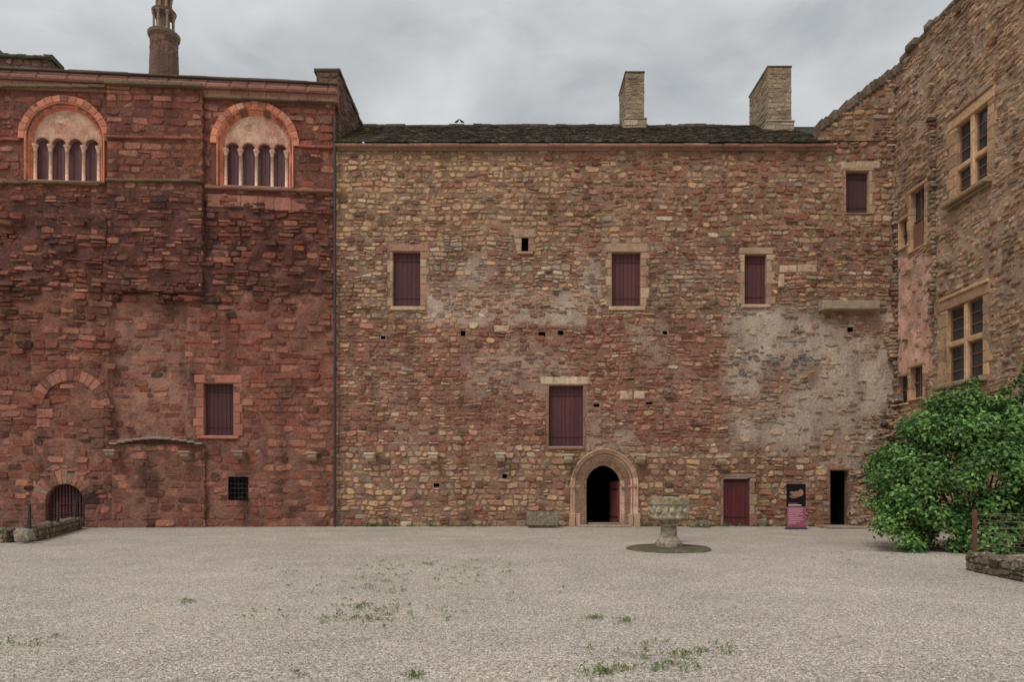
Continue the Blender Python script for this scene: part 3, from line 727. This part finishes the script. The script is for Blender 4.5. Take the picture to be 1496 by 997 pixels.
for sg in (-1,1):
    for k in range(4):
        a,b2=sorted((CAu+sg*CAw,CAu+sg*(CAw+U_(.34,.5)))); block(m,TF,a,b2,CAsp*k/4+.002,CAsp*(k+1)/4-.002,-.35,.02,mul(lBR,U_(.7,1.2)),bev=.04)
ca=m.build('cellar_doorway',M_wl,Lb)
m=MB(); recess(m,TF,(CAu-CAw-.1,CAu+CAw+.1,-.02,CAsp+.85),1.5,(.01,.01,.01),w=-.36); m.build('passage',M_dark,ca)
m=MB()
for k in range(12): x=CAu-CAw+2*CAw*(k+.5)/12; h=CAsp+.78*math.sqrt(max(0,1-((x-CAu)/CAw)**2)); block(m,TF,x-.04,x+.04,.02,h,-.26,-.22,sc(72,38,38),bev=.004)
for z in (.15,.5,.85,1.2): block(m,TF,CAu-CAw,CAu+CAw,z,z+.04,-.22,-.2,sc(56,32,32),bev=.004)
m.build('door',M_wood,ca,'low round-headed dark slatted door')
m=MB()
for k in range(12):
    A=lc(165+k*11.25,651-9*math.sin(PI*(k+.5)/12)); Bq=lc(165+(k+1)*11.25,648); block(m,TF,A[0],Bq[0]-.002,A[1]-.02,A[1]+.06,-.1,.32,mul(sc(136,122,108),U_(.85,1.1)),bev=.03)
m.build('ledge',M_dress,Lb)
for x,y,w_ in ((170,666,.14),(277,668,.14),(352,667,0),(458,669,0)):
    u,z=lc(x,y); corbel(Lb,lambda a,b,c,w_=w_:(a,-(b+w_),c),u,z,mul(sc(152,126,106),U_(.85,1.1)))
m=MB(); tube(m,[(.02,-.2,.0),(.02,-.2,14.2),(.02,-.2,15.7)],.055,sc(56,50,48),10)
for z in (.6,3,6,9,12,15): tube(m,[(.02,-.2,z),(.02,-.2,z+.06)],.07,sc(50,46,44),10); block(m,TF,-.0,.04,z,z+.05,-.05,.15,sc(50,46,44))
m.build('drainpipe',M_zinc,Lb)
# ================================================================ RIGHT BUILDING
Rb=empty('ruined_wing',(XR,D,0),-PI/2,'tall tan rubble wing at right with two stone-cross windows and broken masonry edges','building')
UE=9.5; ZTR=17.75
w1=rr_(1397,1443,148,262); w2=rr_(1384,1436,432,550); w3=rr_(1330,1351,268,356); w4=rr_(1314,1328,316,356); w5=rr_(1312,1328,548,588); w6=rr_(1330,1348,533,580)
hr=[w1,w2,w3,w4,w5,w6]
br=[grow(w1,.5,.36,.2,.42),grow(w2,.45,.36,.1,.5),grow(w3,.2,.2,.1,.2),grow(w4,.1,.05,.1,.15),grow(w5,.05,.05,.1,.12),grow(w6,.05,.2,.1,.15)]
wfr=lambda u,z:(.09*nz(u,z,.5,90)+.07*nz(u,z,1.7,91))*clamp(u/.5+.2)
m=MB(); topr=lambda u: ZTR+.25*nz(u,0,1.2,92)-(0.9 if u<.5 else 0)
backing(m,TF,-.15,UE,0,19,.2,mort_r,hr,topr,wfr)
fill(m,TF,0,UE,0,18.6,col_r,inside=lambda u,z:z<topr(u)-.03,blocks=br,wf=lambda u,z:wfr(u,z)+U_(-.015,.025),rowh=(.12,.22),ln=(.16,.38),prot=(-.01,.04),split=lambda u,z:.2,
  skip=lambda u,z:max(.05,plaster_r(*inv_r(u,z))),warp=.09,tilt=.02,rg=1.1,gap=.006,fine=.05)
for i in range(80):
    u=U_(0,UE); z=U_(3,17.5)
    if any(q[0]-.5<u<q[1]+.45 and q[2]-.35<z<q[3]+.6 for q in hr): continue
    rock(m,(u,-.03,z),(U_(.08,.18),U_(.07,.14),U_(.05,.1)),mul(pick([(1,TAN),(1,BRN),(1,GRY)]),U_(.7,1.0)),rz=U_(-.1,.1))
u=0
while u<UE:
    L_=U_(.3,.6); z=topr(u+L_/2); block(m,TF,u,u+L_-.01,z-.12,z+U_(.02,.16),-.7,U_(.06,.2),mul(sc(120,104,86),U_(.75,1.1)),bev=.06); u+=L_
def tooth(u0,z0,z1,wmax,seedk,p=.9):
    z=z0
    while z<z1:
        h=U_(.1,.2)
        if R()<p:
            w=wmax*clamp(.5+.8*nz(0,z,.8,seedk)+U_(-.2,.2),.15,1)
            du=U_(.16,.3)
            rock(m,(u0+U_(-.03,.05),-w/2,z+h/2),(du*.5,w*.5+.06,h*.62),mul(pick([(1,BRN),(1,TAN),(.4,DRK),(1.4,GRY)]),U_(.65,1.0)),rz=U_(-.12,.12))
        z+=h
tooth(.08,3.8,9.6,.5,95); tooth(.08,9.6,12.6,.24,98)
tooth(rcu(1366,0)[0],8.2,14.6,.3,96)
tooth(rcu(1362,0)[0],6.0,8.0,.18,97,.5)
m.build('wall',M_wr,Rb)
tanr=lambda: pick([(1,sc(182,145,108)),(1,sc(168,132,99)),(.5,sc(148,116,90))])
def crosswin(r,lab,ms):
    m=MB(); surround(m,TF,r,.36,.26,.34,.0,tanr,q=.14,bh=(.3,.45),wf=.02)
    block(m,TF,r[0]-.4,r[1]+.3,r[3]+.342,r[3]+.46,-.1,.08,tanr(),bev=.03)
    block(m,TF,r[0]-.45,r[1]+.25,r[2]-.16,r[2]-.002,-.35,.26,sc(136,116,92),bev=.04)
    block(m,TF,r[0]-.35,r[1]+.18,r[2]-.26,r[2]-.158,-.35,.14,sc(126,106,85),bev=.04)
    uc=(r[0]+r[1])/2; zc=r[2]+(r[3]-r[2])*ms
    block(m,TF,uc-.09,uc+.09,r[2],r[3],-.28,-.02,sc(186,150,114),bev=.03)
    block(m,TF,r[0],uc-.092,zc-.09,zc+.09,-.27,-.03,sc(180,144,109),bev=.03); block(m,TF,uc+.092,r[1],zc-.09,zc+.09,-.27,-.03,sc(180,144,109),bev=.03)
    w=m.build('cross_window',M_dress,Rb,lab)
    for ua,ub in ((r[0],uc-.09),(uc+.09,r[1])):
        for za,zb in ((r[2],zc-.09),(zc+.09,r[3])):
            s=MB(); s.add([TF(ua,-.18,za),TF(ub,-.18,za),TF(ub,-.18,zb),TF(ua,-.18,zb)],[(0,1,2,3)],(0,0,0)); s.build('pane',M_glass,w)
            s=MB(); cw=sc(116,82,66); t=.05
            block(s,TF,ua,ua+t,za,zb,-.175,-.13,cw,.004);block(s,TF,ub-t,ub,za,zb,-.175,-.13,cw,.004)
            block(s,TF,ua+t,ub-t,za,za+t,-.175,-.13,cw,.004);block(s,TF,ua+t,ub-t,zb-t,zb,-.175,-.13,cw,.004)
            n=3 if zb-za>.9 else 2
            for k in range(1,n): q=za+(zb-za)*k/n; block(s,TF,ua+t-.01,ub-t+.01,q-.016,q+.016,-.175,-.145,cw,.002)
            s.build('casement',M_wood,w)
crosswin(w1,'upper stone cross window',.42); crosswin(w2,'lower stone cross window partly above the shrub',.52)
for r,lb in ((w3,.16),(w4,.04),(w5,.04),(w6,.14)):
    m=MB(); surround(m,TF,r,lb,lb,.14,.08,tanr,q=.04); w=m.build('window',M_dress,Rb)
    s=MB(); s.add([TF(r[0],-.2,r[2]),TF(r[1],-.2,r[2]),TF(r[1],-.2,r[3]),TF(r[0],-.2,r[3])],[(0,1,2,3)],(0,0,0)); s.build('pane',M_glass,w)
    s=MB(); uc=(r[0]+r[1])/2; block(s,TF,uc-.03,uc+.03,r[2],r[3],-.19,-.14,sc(100,68,56),.004)
    zc=(r[2]+r[3])/2; block(s,TF,r[0],uc-.028,zc-.025,zc+.025,-.19,-.14,sc(100,68,56),.004); block(s,TF,uc+.028,r[1],zc-.025,zc+.025,-.19,-.14,sc(100,68,56),.004)
    s.build('casement',M_wood,w)
    if r is w3:
        s=MB(); planks(s,TF,(r[0]+.02,r[1]-.02,r[2]+.01,r[2]+(r[3]-r[2])*.45),-.1,sc(112,78,60),n=5,th=.03); s.build('shutter',M_wood,w)
# broken buttress
m=MB()
HP=[5.2,4.2,3.2,2.1,.4,0,0]
def hb(x):
    i=min(5,int(x/.5)); t=x/.5-i
    return max(0,HP[i]*(1-t)+HP[i+1]*t) if x<3 else 0
for i in range(850):
    x=U_(0,1.95); h=hb(x)+.15*nz(x,0,3,77)
    if h<.15: continue
    z=U_(0,h) 
    y=D-.1-1.0*(1-z/(h+.6))*U_(.8,1.03)*clamp(1.35-x*.3)
    s_=U_(.08,.17); rock(m,(XR-x,y,z),(s_*U_(1,1.6),s_,s_*U_(.4,.7)),mul(pick([(1.6,GRY),(1.2,TAN),(1.,BRN),(.4,DRK),(.4,PNK)]),U_(.65,1.0)),rz=U_(-.4,.4))
n=12; vs=[];fs=[]
for i in range(n+1):
    x=1.95*i/n; h=max(.05,hb(x)-.1); vs+=[(XR-x,D-.95*clamp(1.35-x*.3),0),(XR-x,D-.5*clamp(1.35-x*.3),h*.6),(XR-x,D-.05,h)]
for i in range(n): fs+=[(3*i,3*i+1,3*i+4,3*i+3),(3*i+1,3*i+2,3*i+5,3*i+4)]
m.add(vs,fs,sc(122,104,90))
m.v=[(-(y-D),(x-XR),z) for x,y,z in m.v]
m.build('broken_buttress',M_wr,Rb)
# ================================================================ COURTYARD THINGS
FX,FY=(977-748)*.017,17.0
F=empty('stone_font',(FX,FY,0),0,'carved grey stone basin on a round pedestal standing in the gravel before the portal','fountain')
fg=lambda t,z: mul(sc(164,150,126),U_(.75,1.1)*(.8 if z<.1 else 1))
m=MB(); lathe(m,(0,0,0),[(1.04,0),(1.02,.035),(.96,.06),(.5,.075),(.1,.08)],40,lambda t,z:mul(mix(sc(104,92,76),sc(80,80,56),R()),U_(.75,1.05)),mod=lambda t,z,i:1+.06*noise.noise(Vector((math.cos(t)*2,math.sin(t)*2,i*.1))))
m.build('base_slab',M_st,F)
m=MB(); lathe(m,(0,0,0),[(.34,.07),(.34,.17),(.31,.2)],8,fg,rot=PI/8)
lathe(m,(0,0,0),[(.29,.2),(.28,.24),(.22,.3),(.2,.36),(.195,.56),(.23,.59),(.23,.63),(.2,.66),(.24,.7),(.26,.73)],24,fg)
m.build('pedestal',M_grey,F)
m=MB()
def bm(t,z,i):
    k=1/max(abs(math.cos(((t+PI/8)%(PI/4))-PI/8)),.9)**.8*.98
    if .86<z<1.1: k+=.03*math.cos(16*t)
    return k
lathe(m,(0,0,0),[(.24,.72),(.40,.74),(.45,.78),(.455,.82),(.43,.85),(.43,.95),(.43,1.05),(.44,1.10),(.475,1.13),(.48,1.27),(.46,1.295),(.38,1.29),(.36,1.2),(.1,1.12)],64,lambda t,z: fg(t,z) if z<1.27 else mul(sc(150,134,96),U_(.7,1.1)),mod=bm)
for k in range(8):
    t=2*PI*k/8+PI/8; rock(m,(.44*math.cos(t),.44*math.sin(t),.97),(.06,.06,.12),mul(fg(0,1),1.1),True)
    rock(m,(.44*math.cos(t+.39),.44*math.sin(t+.39),.98),(.08,.08,.075),mul(fg(0,1),1.1),True)
m.build('basin',M_grey,F)
I=empty('info_panel',((984-748)*.0185,18.6,0),0,'small black and yellow information panel on a post just behind the stone basin','sign')
m=MB(); block(m,TF,-.025,.025,0,1.2,-.02,.02,sc(30,30,32)); m.build('post',M_zinc,I)
m=MB(); T_=mkT((0,0,1.14),(1,0,0),(0,-.5,.866),(0,.866,.5)); block(m,T_,-.22,.24,0,.36,-.02,.0,sc(28,28,30),.004); block(m,T_,-.2,.1,.15,.27,.001,.006,sc(200,160,40),.002,0); m.build('panel',M_print,I)
m=MB(); cg=sc(128,116,98)
vs=[(-.56,-.22,.0),(.56,-.22,.0),(.56,.26,0),(-.56,.26,0),(-.60,-.26,.5),(.61,-.25,.47),(.6,.27,.5),(-.6,.27,.52)]
ins=[(-.48,-.15,.5),(.49,-.14,.47),(.48,.17,.5),(-.48,.17,.52)]; dn=[(a,b_,c-.25) for a,b_,c in ins]
m.add(vs+ins+dn,[(0,1,5,4),(1,2,6,5),(2,3,7,6),(3,0,4,7),(4,5,9,8),(5,6,10,9),(6,7,11,10),(7,4,8,11),(8,9,13,12),(9,10,14,13),(10,11,15,14),(11,8,12,15),(12,13,14,15)],cg)
o=m.build('stone_trough',M_grey,None,None,((792-748)*.0256,25.55,.1)); tag(o,'rough grey stone trough against the wall just left of the portal','trough')
for sx in (-.4,.4):
    m=MB(); rock(m,(sx,0,-.04),(.13,.16,.09),cg,True); m.build('foot',M_grey,o)
for px,s_,lab in ((1012,.2,'small fallen grey stone at the wall foot, nearer the portal'),(1027,.28,'larger fallen grey stone at the wall foot, nearer the red door')):
    m=MB(); rock(m,(0,0,s_*.45),(s_*1.1,s_*.8,s_*.62),mul(sc(112,104,84),U_(.9,1.1)),True); o=m.build('fallen_stone',M_grey,None,None,((px-748)*.0258,25.75,0)); tag(o,lab,'stone','fallen stones at the wall foot')
T0=mkT((0,0,0),(1,0,0),(0,-1,0),(0,0,1))
m=MB(); block(m,T0,-.75,.75,0,.09,-.5,.5,sc(140,126,110),bev=.04); o=m.build('stone_slab',M_dress,None,None,((1226-748)*.0255,25.4,0)); tag(o,'low flat stone slab in front of the dark open doorway','slab')
Bn=empty('banner',((1163-748)*.0246,24.6,0),0,'tall black and magenta exhibition banner beside the dark open doorway','banner')
BK=.88; TB=lambda u,w,z:(u*.93,-w,z*BK)
m=MB(); block(m,TB,-.37,.37,.08,1.86,-.01,.01,sc(16,15,16),.002,0); pn=m.build('panel',M_print,Bn)
m=MB(); block(m,TB,-.365,.365,.09,.93,.0125,.0135,sc(142,72,90),.0003,0)
for k in range(9):
    z=.84-k*.075; w_=(.3,.3,.26,.3,.2,.28,.3,.24,.15)[k]; block(m,TB,-.3,-.3+2*w_*.95,z,z+.026,.014,.0155,sc(196,150,164),.0003,0)
block(m,TB,-.3,.2,.97,1.01,.0125,.0155,sc(200,184,184),.0003,0); block(m,TB,-.3,.05,1.05,1.075,.0125,.0155,sc(170,84,100),.0003,0)
m.build('lower_print',M_print,pn)
m=MB()
for (x,z,a,b_) in ((0.05,1.45,.2,.12),(-.1,1.35,.16,.08),(.18,1.5,.1,.14),(-.15,1.5,.1,.05)):
    vs=[((x+a*math.cos(t*PI/8)*(1+.15*math.sin(3*t)))*.93,-.0145-x*.003,(z+b_*math.sin(t*PI/8))*BK) for t in range(16)]
    m.add(vs,[tuple(range(16))],mul(sc(150,110,90),U_(.6,1.1)))
m.build('picture',M_print,pn)
m=MB(); block(m,T0,-.37,.37,0,.07,-.1,.1,sc(60,60,62),.02); m.build('base',M_zinc,Bn)
def lowcol(u,z): return mul(blend([(1,sc(122,108,92)),(1,sc(100,88,74)),(.6,sc(138,120,100)),(.5,sc(78,78,58))],.8),U_(.85,1.1))
def lowwall(p0,p1,h,th,label):
    p0=Vector(p0);p1=Vector(p1);d=p1-p0; a=math.atan2(d.y,d.x); m=MB()
    stone_box(m,0,d.length,-th/2,th/2,0,h,lowcol,faces='flrbt',rowh=(.1,.18),ln=(.15,.36),prot=(.0,.05),warp=0,tilt=.02,rg=1,gap=.005)
    for k in range(int(d.length/.1)): rock(m,(U_(0,d.length),U_(-th/2,th/2),h+U_(-.02,.02)),(U_(.08,.18),U_(.08,.14),U_(.03,.06)),lowcol(0,0))
    o=m.build('low_wall',M_grey,None,None,(p0.x,p0.y,0),a); tag(o,label,'wall'); return o
def fence(pts,posts,h,z0,label,nw=7,pc=sc(92,56,44)):
    f=empty('wire_fence',(pts[0][0],pts[0][1],0),0,label,'fence'); ox,oy=pts[0]
    for (x,y) in posts:
        m=MB(); T_=mkT((x-ox,y-oy,0),(1,0,0),(0,-1,0),(0,0,1)); block(m,T_,-.03,.03,0,h,-.03,.03,pc,.004); m.build('post',M_iron,f)
    for k in range(nw):
        z=z0+(h-z0-.03)*(k+.5)/nw; m=MB(); tube(m,[(x-ox,y-oy,z+U_(-.01,.01)) for x,y in pts],.0045,sc(112,94,84),5); m.build('wire',M_iron,f)
    return f
P0=((1424-748)*.0127,12.7)
lowwall((P0[0]+.12,P0[1]+.15),(8.35,8.2),.32,.34,'low mossy rubble wall in the right foreground below the wire fence')
fence([(P0[0]+.02,P0[1]),(8.45,10.6),(8.4,8.3)],[(P0[0],P0[1]),(8.42,8.9)],1.14,.4,'rust-brown post and wire fence beside the shrub at right')
fence([(P0[0]+.05,P0[1]+.05),(10.5,13.4),(13,13.8)],[(11,13.5)],1.14,.4,'wire fence running back from the corner post behind the shrub',nw=5)
lowwall((-15.9,25.0),(-13.55,19.2),.38,.35,'low dark rubble wall running from the cellar doorway at left')
lowwall((-17,18.9),(-13.9,19.0),.38,.35,'low dark rubble wall at the left edge of the frame')
m=MB(); rock(m,(0,0,.22),(.27,.22,.22),sc(140,128,110),True,rz=0); o=m.build('stone_block',M_grey,None,None,(-13.35,18.75,0)); tag(o,'squared pale stone block standing at the corner of the low left wall','stone')
fence([(-17,18.9),(-13.5,19.1),(-15.9,24.9)],[(-15.0,18.95),(-13.5,19.15),(-14.6,22),(-15.75,24.7)],1.05,.45,'thin dark wire fence along the low wall at the cellar steps',nw=5,pc=sc(54,44,40))
# ================================================================ SHRUB
Sh=empty('large_shrub',(11.35,16.8,0),0,'large dense green broad-leaved shrub in front of the right wing','shrub')
m=MB()
for k in range(26):
    a=R()*6.3; t=U_(.3,1); x,y=2.0*t*math.cos(a),1.2*t*math.sin(a); h=U_(2.2,3.7)*(1-.25*t)
    tube(m,[(x*.15,y*.15,0),(x*.4,y*.4,h*.35),(x*.8,y*.8,h*.75),(x,y,h)],[.04,.025,.016,.008],mul(sc(80,72,54),U_(.7,1.1)),6)
m.build('stem',M_st,Sh)
m=MB(); GC=[sc(62,94,42,1.45),sc(80,114,50,1.45),sc(44,72,34,1.45),sc(100,130,62,1.45)]
clumps=[]
while len(clumps)<330:
    a=R()*2*PI; cz=U_(-.98,1); sr=math.sqrt(1-cz*cz)
    if cz<0: sr=max(sr,.80+.14*R())
    rr=U_(.6,1.0)*(1+.11*math.sin(a*3+cz*4)+.07*math.sin(a*7+2))
    p=Vector((2.4*sr*math.cos(a)*rr,1.4*sr*math.sin(a)*rr,1.95+1.87*cz*(rr if cz>0 else 1)))
    if p.z>1.2: p.z+=.2*p.x*clamp((p.z-1.2)/1.5)
    if p.y>.9 and R()<.7: continue
    if p.z<.1: continue
    clumps.append((p,U_(.16,.4)))
clumps+=[(Vector((.2+.45*i,-.2,3.65+.2*(i%2)+.09*i)),U_(.15,.28)) for i in range(-3,5)]
clumps+=[(Vector((1.15,-.2,4.15)),.28),(Vector((1.2,-.2,4.45)),.18),(Vector((1.25,-.2,4.7)),.11),(Vector((-2.5,-.3,1.9)),.18),(Vector((-2.35,-.3,1.1)),.2),(Vector((-1.8,-.2,3.0)),.17),(Vector((-2.2,-.2,2.5)),.15),(Vector((-1.1,-.2,3.55)),.14)]
for p,rad in clumps:
    kb=U_(.65,1.3)
    for i in range(int(380*(rad/.4)**1.65)):
        d=Vector((random.gauss(0,1),random.gauss(0,1),random.gauss(0,1))).normalized(); q=p+Vector((d.x,d.y,d.z*.85))*rad*(R()**.35)*U_(.9,1.35)
        if q.z<.03: continue
        out=(d+Vector((0,-.15,.5))+Vector((q.x*.2,q.y*.2,0))+Vector((random.gauss(0,.4),random.gauss(0,.4),random.gauss(0,.4)))).normalized()
        s=U_(.035,.066); ax=Vector((random.gauss(0,1),random.gauss(0,1),random.gauss(0,.5)-.4)); ax=(ax-out*ax.dot(out)*.8).normalized()
        sd=ax.cross(out).normalized(); nn_=sd.cross(ax).normalized()
        Rr=q+ax*s*.8+sd*s*.6+nn_*s*.14; Tp=q+ax*s*2; Ll=q+ax*s*.8-sd*s*.6+nn_*s*.14
        c=mul(GC[int(R()*4) if R()<.9 else 3],kb*U_(.7,1.25))
        m.add([tuple(q),tuple(Rr),tuple(Tp),tuple(Ll)],[(0,1,2),(0,2,3)],c)
m.build('foliage',M_leaf,Sh)
# ================================================================ WEEDS
m=MB()
def weed(px,py,spx,n):
    for i in range(int(n*1.3)):
        yy=py+random.gauss(0,spx*.28); yy=max(yy,720); Y=1600/(yy-709); X=(px+random.gauss(0,spx*1.2)-748)*Y/1000
        if nz(X,Y,3.5,5)<-.15: continue
        for k in range(int(U_(3,8))):
            a=R()*6.3; s=U_(.014,.045); x=X+random.gauss(0,.024); y=Y+random.gauss(0,.024); h=U_(.012,.045)
            dx,dy=math.cos(a)*s,math.sin(a)*s
            m.add([(x,y,.006),(x+dx*.5-dy*.2,y+dy*.5+dx*.2,h),(x+dx,y+dy,h*1.2),(x+dx*.5+dy*.2,y+dy*.5-dx*.2,h)],[(0,1,2),(0,2,3)],mul(pick([(1,sc(84,108,48)),(1,sc(102,120,60)),(.4,sc(124,120,72))]),U_(.8,1.2)))
for px,py,sp_,n in ((566,826,22,30),(552,845,20,26),(550,862,16,22),(695,832,24,36),(680,848,20,24),(628,825,8,12),(422,838,8,10),(525,888,18,30),(565,900,30,40),(530,905,12,16),(455,908,20,16),(275,880,7,14),(385,900,14,12),(965,955,36,36),(1015,950,20,24),(930,970,30,24),(985,972,30,18),(870,985,12,20),(450,982,14,20),(597,990,10,18),(870,905,5,10),(912,908,5,10),(665,895,18,14),(745,838,10,8),(25,940,24,12),(1250,820,40,14),(460,860,20,12),(905,975,14,10),(380,835,10,6),(700,820,60,14),(780,880,50,8)):
    weed(px,py,sp_,n)
o=m.build('weeds',M_leaf); tag(o,'sparse low green weeds growing through the gravel','weeds',kind='stuff')
m=MB()
def tuft(x,y,z,s,n):
    for i in range(n):
        a=R()*6.3; l=U_(.3,1)*s; d=Vector((math.cos(a)*l*.6,math.sin(a)*l*.6,l)); sd=Vector((-math.sin(a),math.cos(a),0))*s*.12; p=Vector((x+random.gauss(0,s*.3),y,z))
        m.add([tuple(p-sd*.4),tuple(p+d*.5+sd),tuple(p+d),tuple(p+d*.5-sd)],[(0,1,2,3)],mul(sc(78,98,50),U_(.6,1.2)))
for i in range(90):
    x=U_(-6.5,12)
    if abs(x-PU)<1.4: continue
    tuft(x,D-.15,0,U_(.06,.2),10)
o=m.build('wall_foot_grass',M_leaf); tag(o,'thin grass tufts along the foot of the central wall','grass',kind='stuff')
# ================================================================ LIGHT / SKY / CAMERA
wd=bpy.data.worlds.new('World'); S.world=wd; wd.use_nodes=True; nt=wd.node_tree; N=nt.nodes; L=nt.links
bg=N['Background']; bg.inputs['Strength'].default_value=.1
sd=Vector((-.6,-.9,1.55)).normalized()
sk=N.new('ShaderNodeTexSky'); sk.sky_type='NISHITA'; sk.sun_disc=False; sk.sun_elevation=math.asin(sd.z); sk.sun_rotation=math.atan2(sd.x,sd.y)
tc=N.new('ShaderNodeTexCoord'); mp=N.new('ShaderNodeMapping'); mp.inputs['Scale'].default_value=(1,1,2.2); mp.inputs['Location'].default_value=(.15,0,.55); L.new(tc.outputs['Generated'],mp.inputs[0])
n=N.new('ShaderNodeTexNoise'); n.inputs['Scale'].default_value=3.2; n.inputs['Detail'].default_value=7; n.inputs['Roughness'].default_value=.54; n.inputs['Distortion'].default_value=.3; L.new(mp.outputs[0],n.inputs['Vector'])
cr=N.new('ShaderNodeValToRGB'); e=cr.color_ramp.elements; e[0].position=.36; e[0].color=(.45,.475,.495,1); e[1].position=.62; e[1].color=(.70,.72,.73,1)
L.new(n.outputs['Fac'],cr.inputs[0])
s10=N.new('ShaderNodeVectorMath'); s10.operation='SCALE'; s10.inputs['Scale'].default_value=10; L.new(cr.outputs[0],s10.inputs[0])
mx=N.new('ShaderNodeMixRGB'); mx.inputs[0].default_value=.95; L.new(sk.outputs[0],mx.inputs[1]); L.new(s10.outputs[0],mx.inputs[2]); L.new(mx.outputs[0],bg.inputs['Color'])
sn=bpy.data.lights.new('sun','SUN'); sn.energy=1.5; sn.angle=math.radians(20); sn.color=(1,.965,.92); so=bpy.data.objects.new('sun',sn); COL.objects.link(so); so.rotation_euler=(-sd).to_track_quat('-Z','Y').to_euler(); so.location=(0,0,40)
cam=bpy.data.cameras.new('camera'); co=bpy.data.objects.new('camera',cam); COL.objects.link(co); co.location=(0,0,1.6); co.rotation_euler=(PI/2,0,0)
cam.sensor_width=36; cam.lens=36*1000/1496; cam.shift_y=(709-498.5)/1496; cam.clip_end=1000; cam.clip_start=.05
S.camera=co
S.view_settings.view_transform='Standard'; S.view_settings.look='None'; S.view_settings.exposure=0
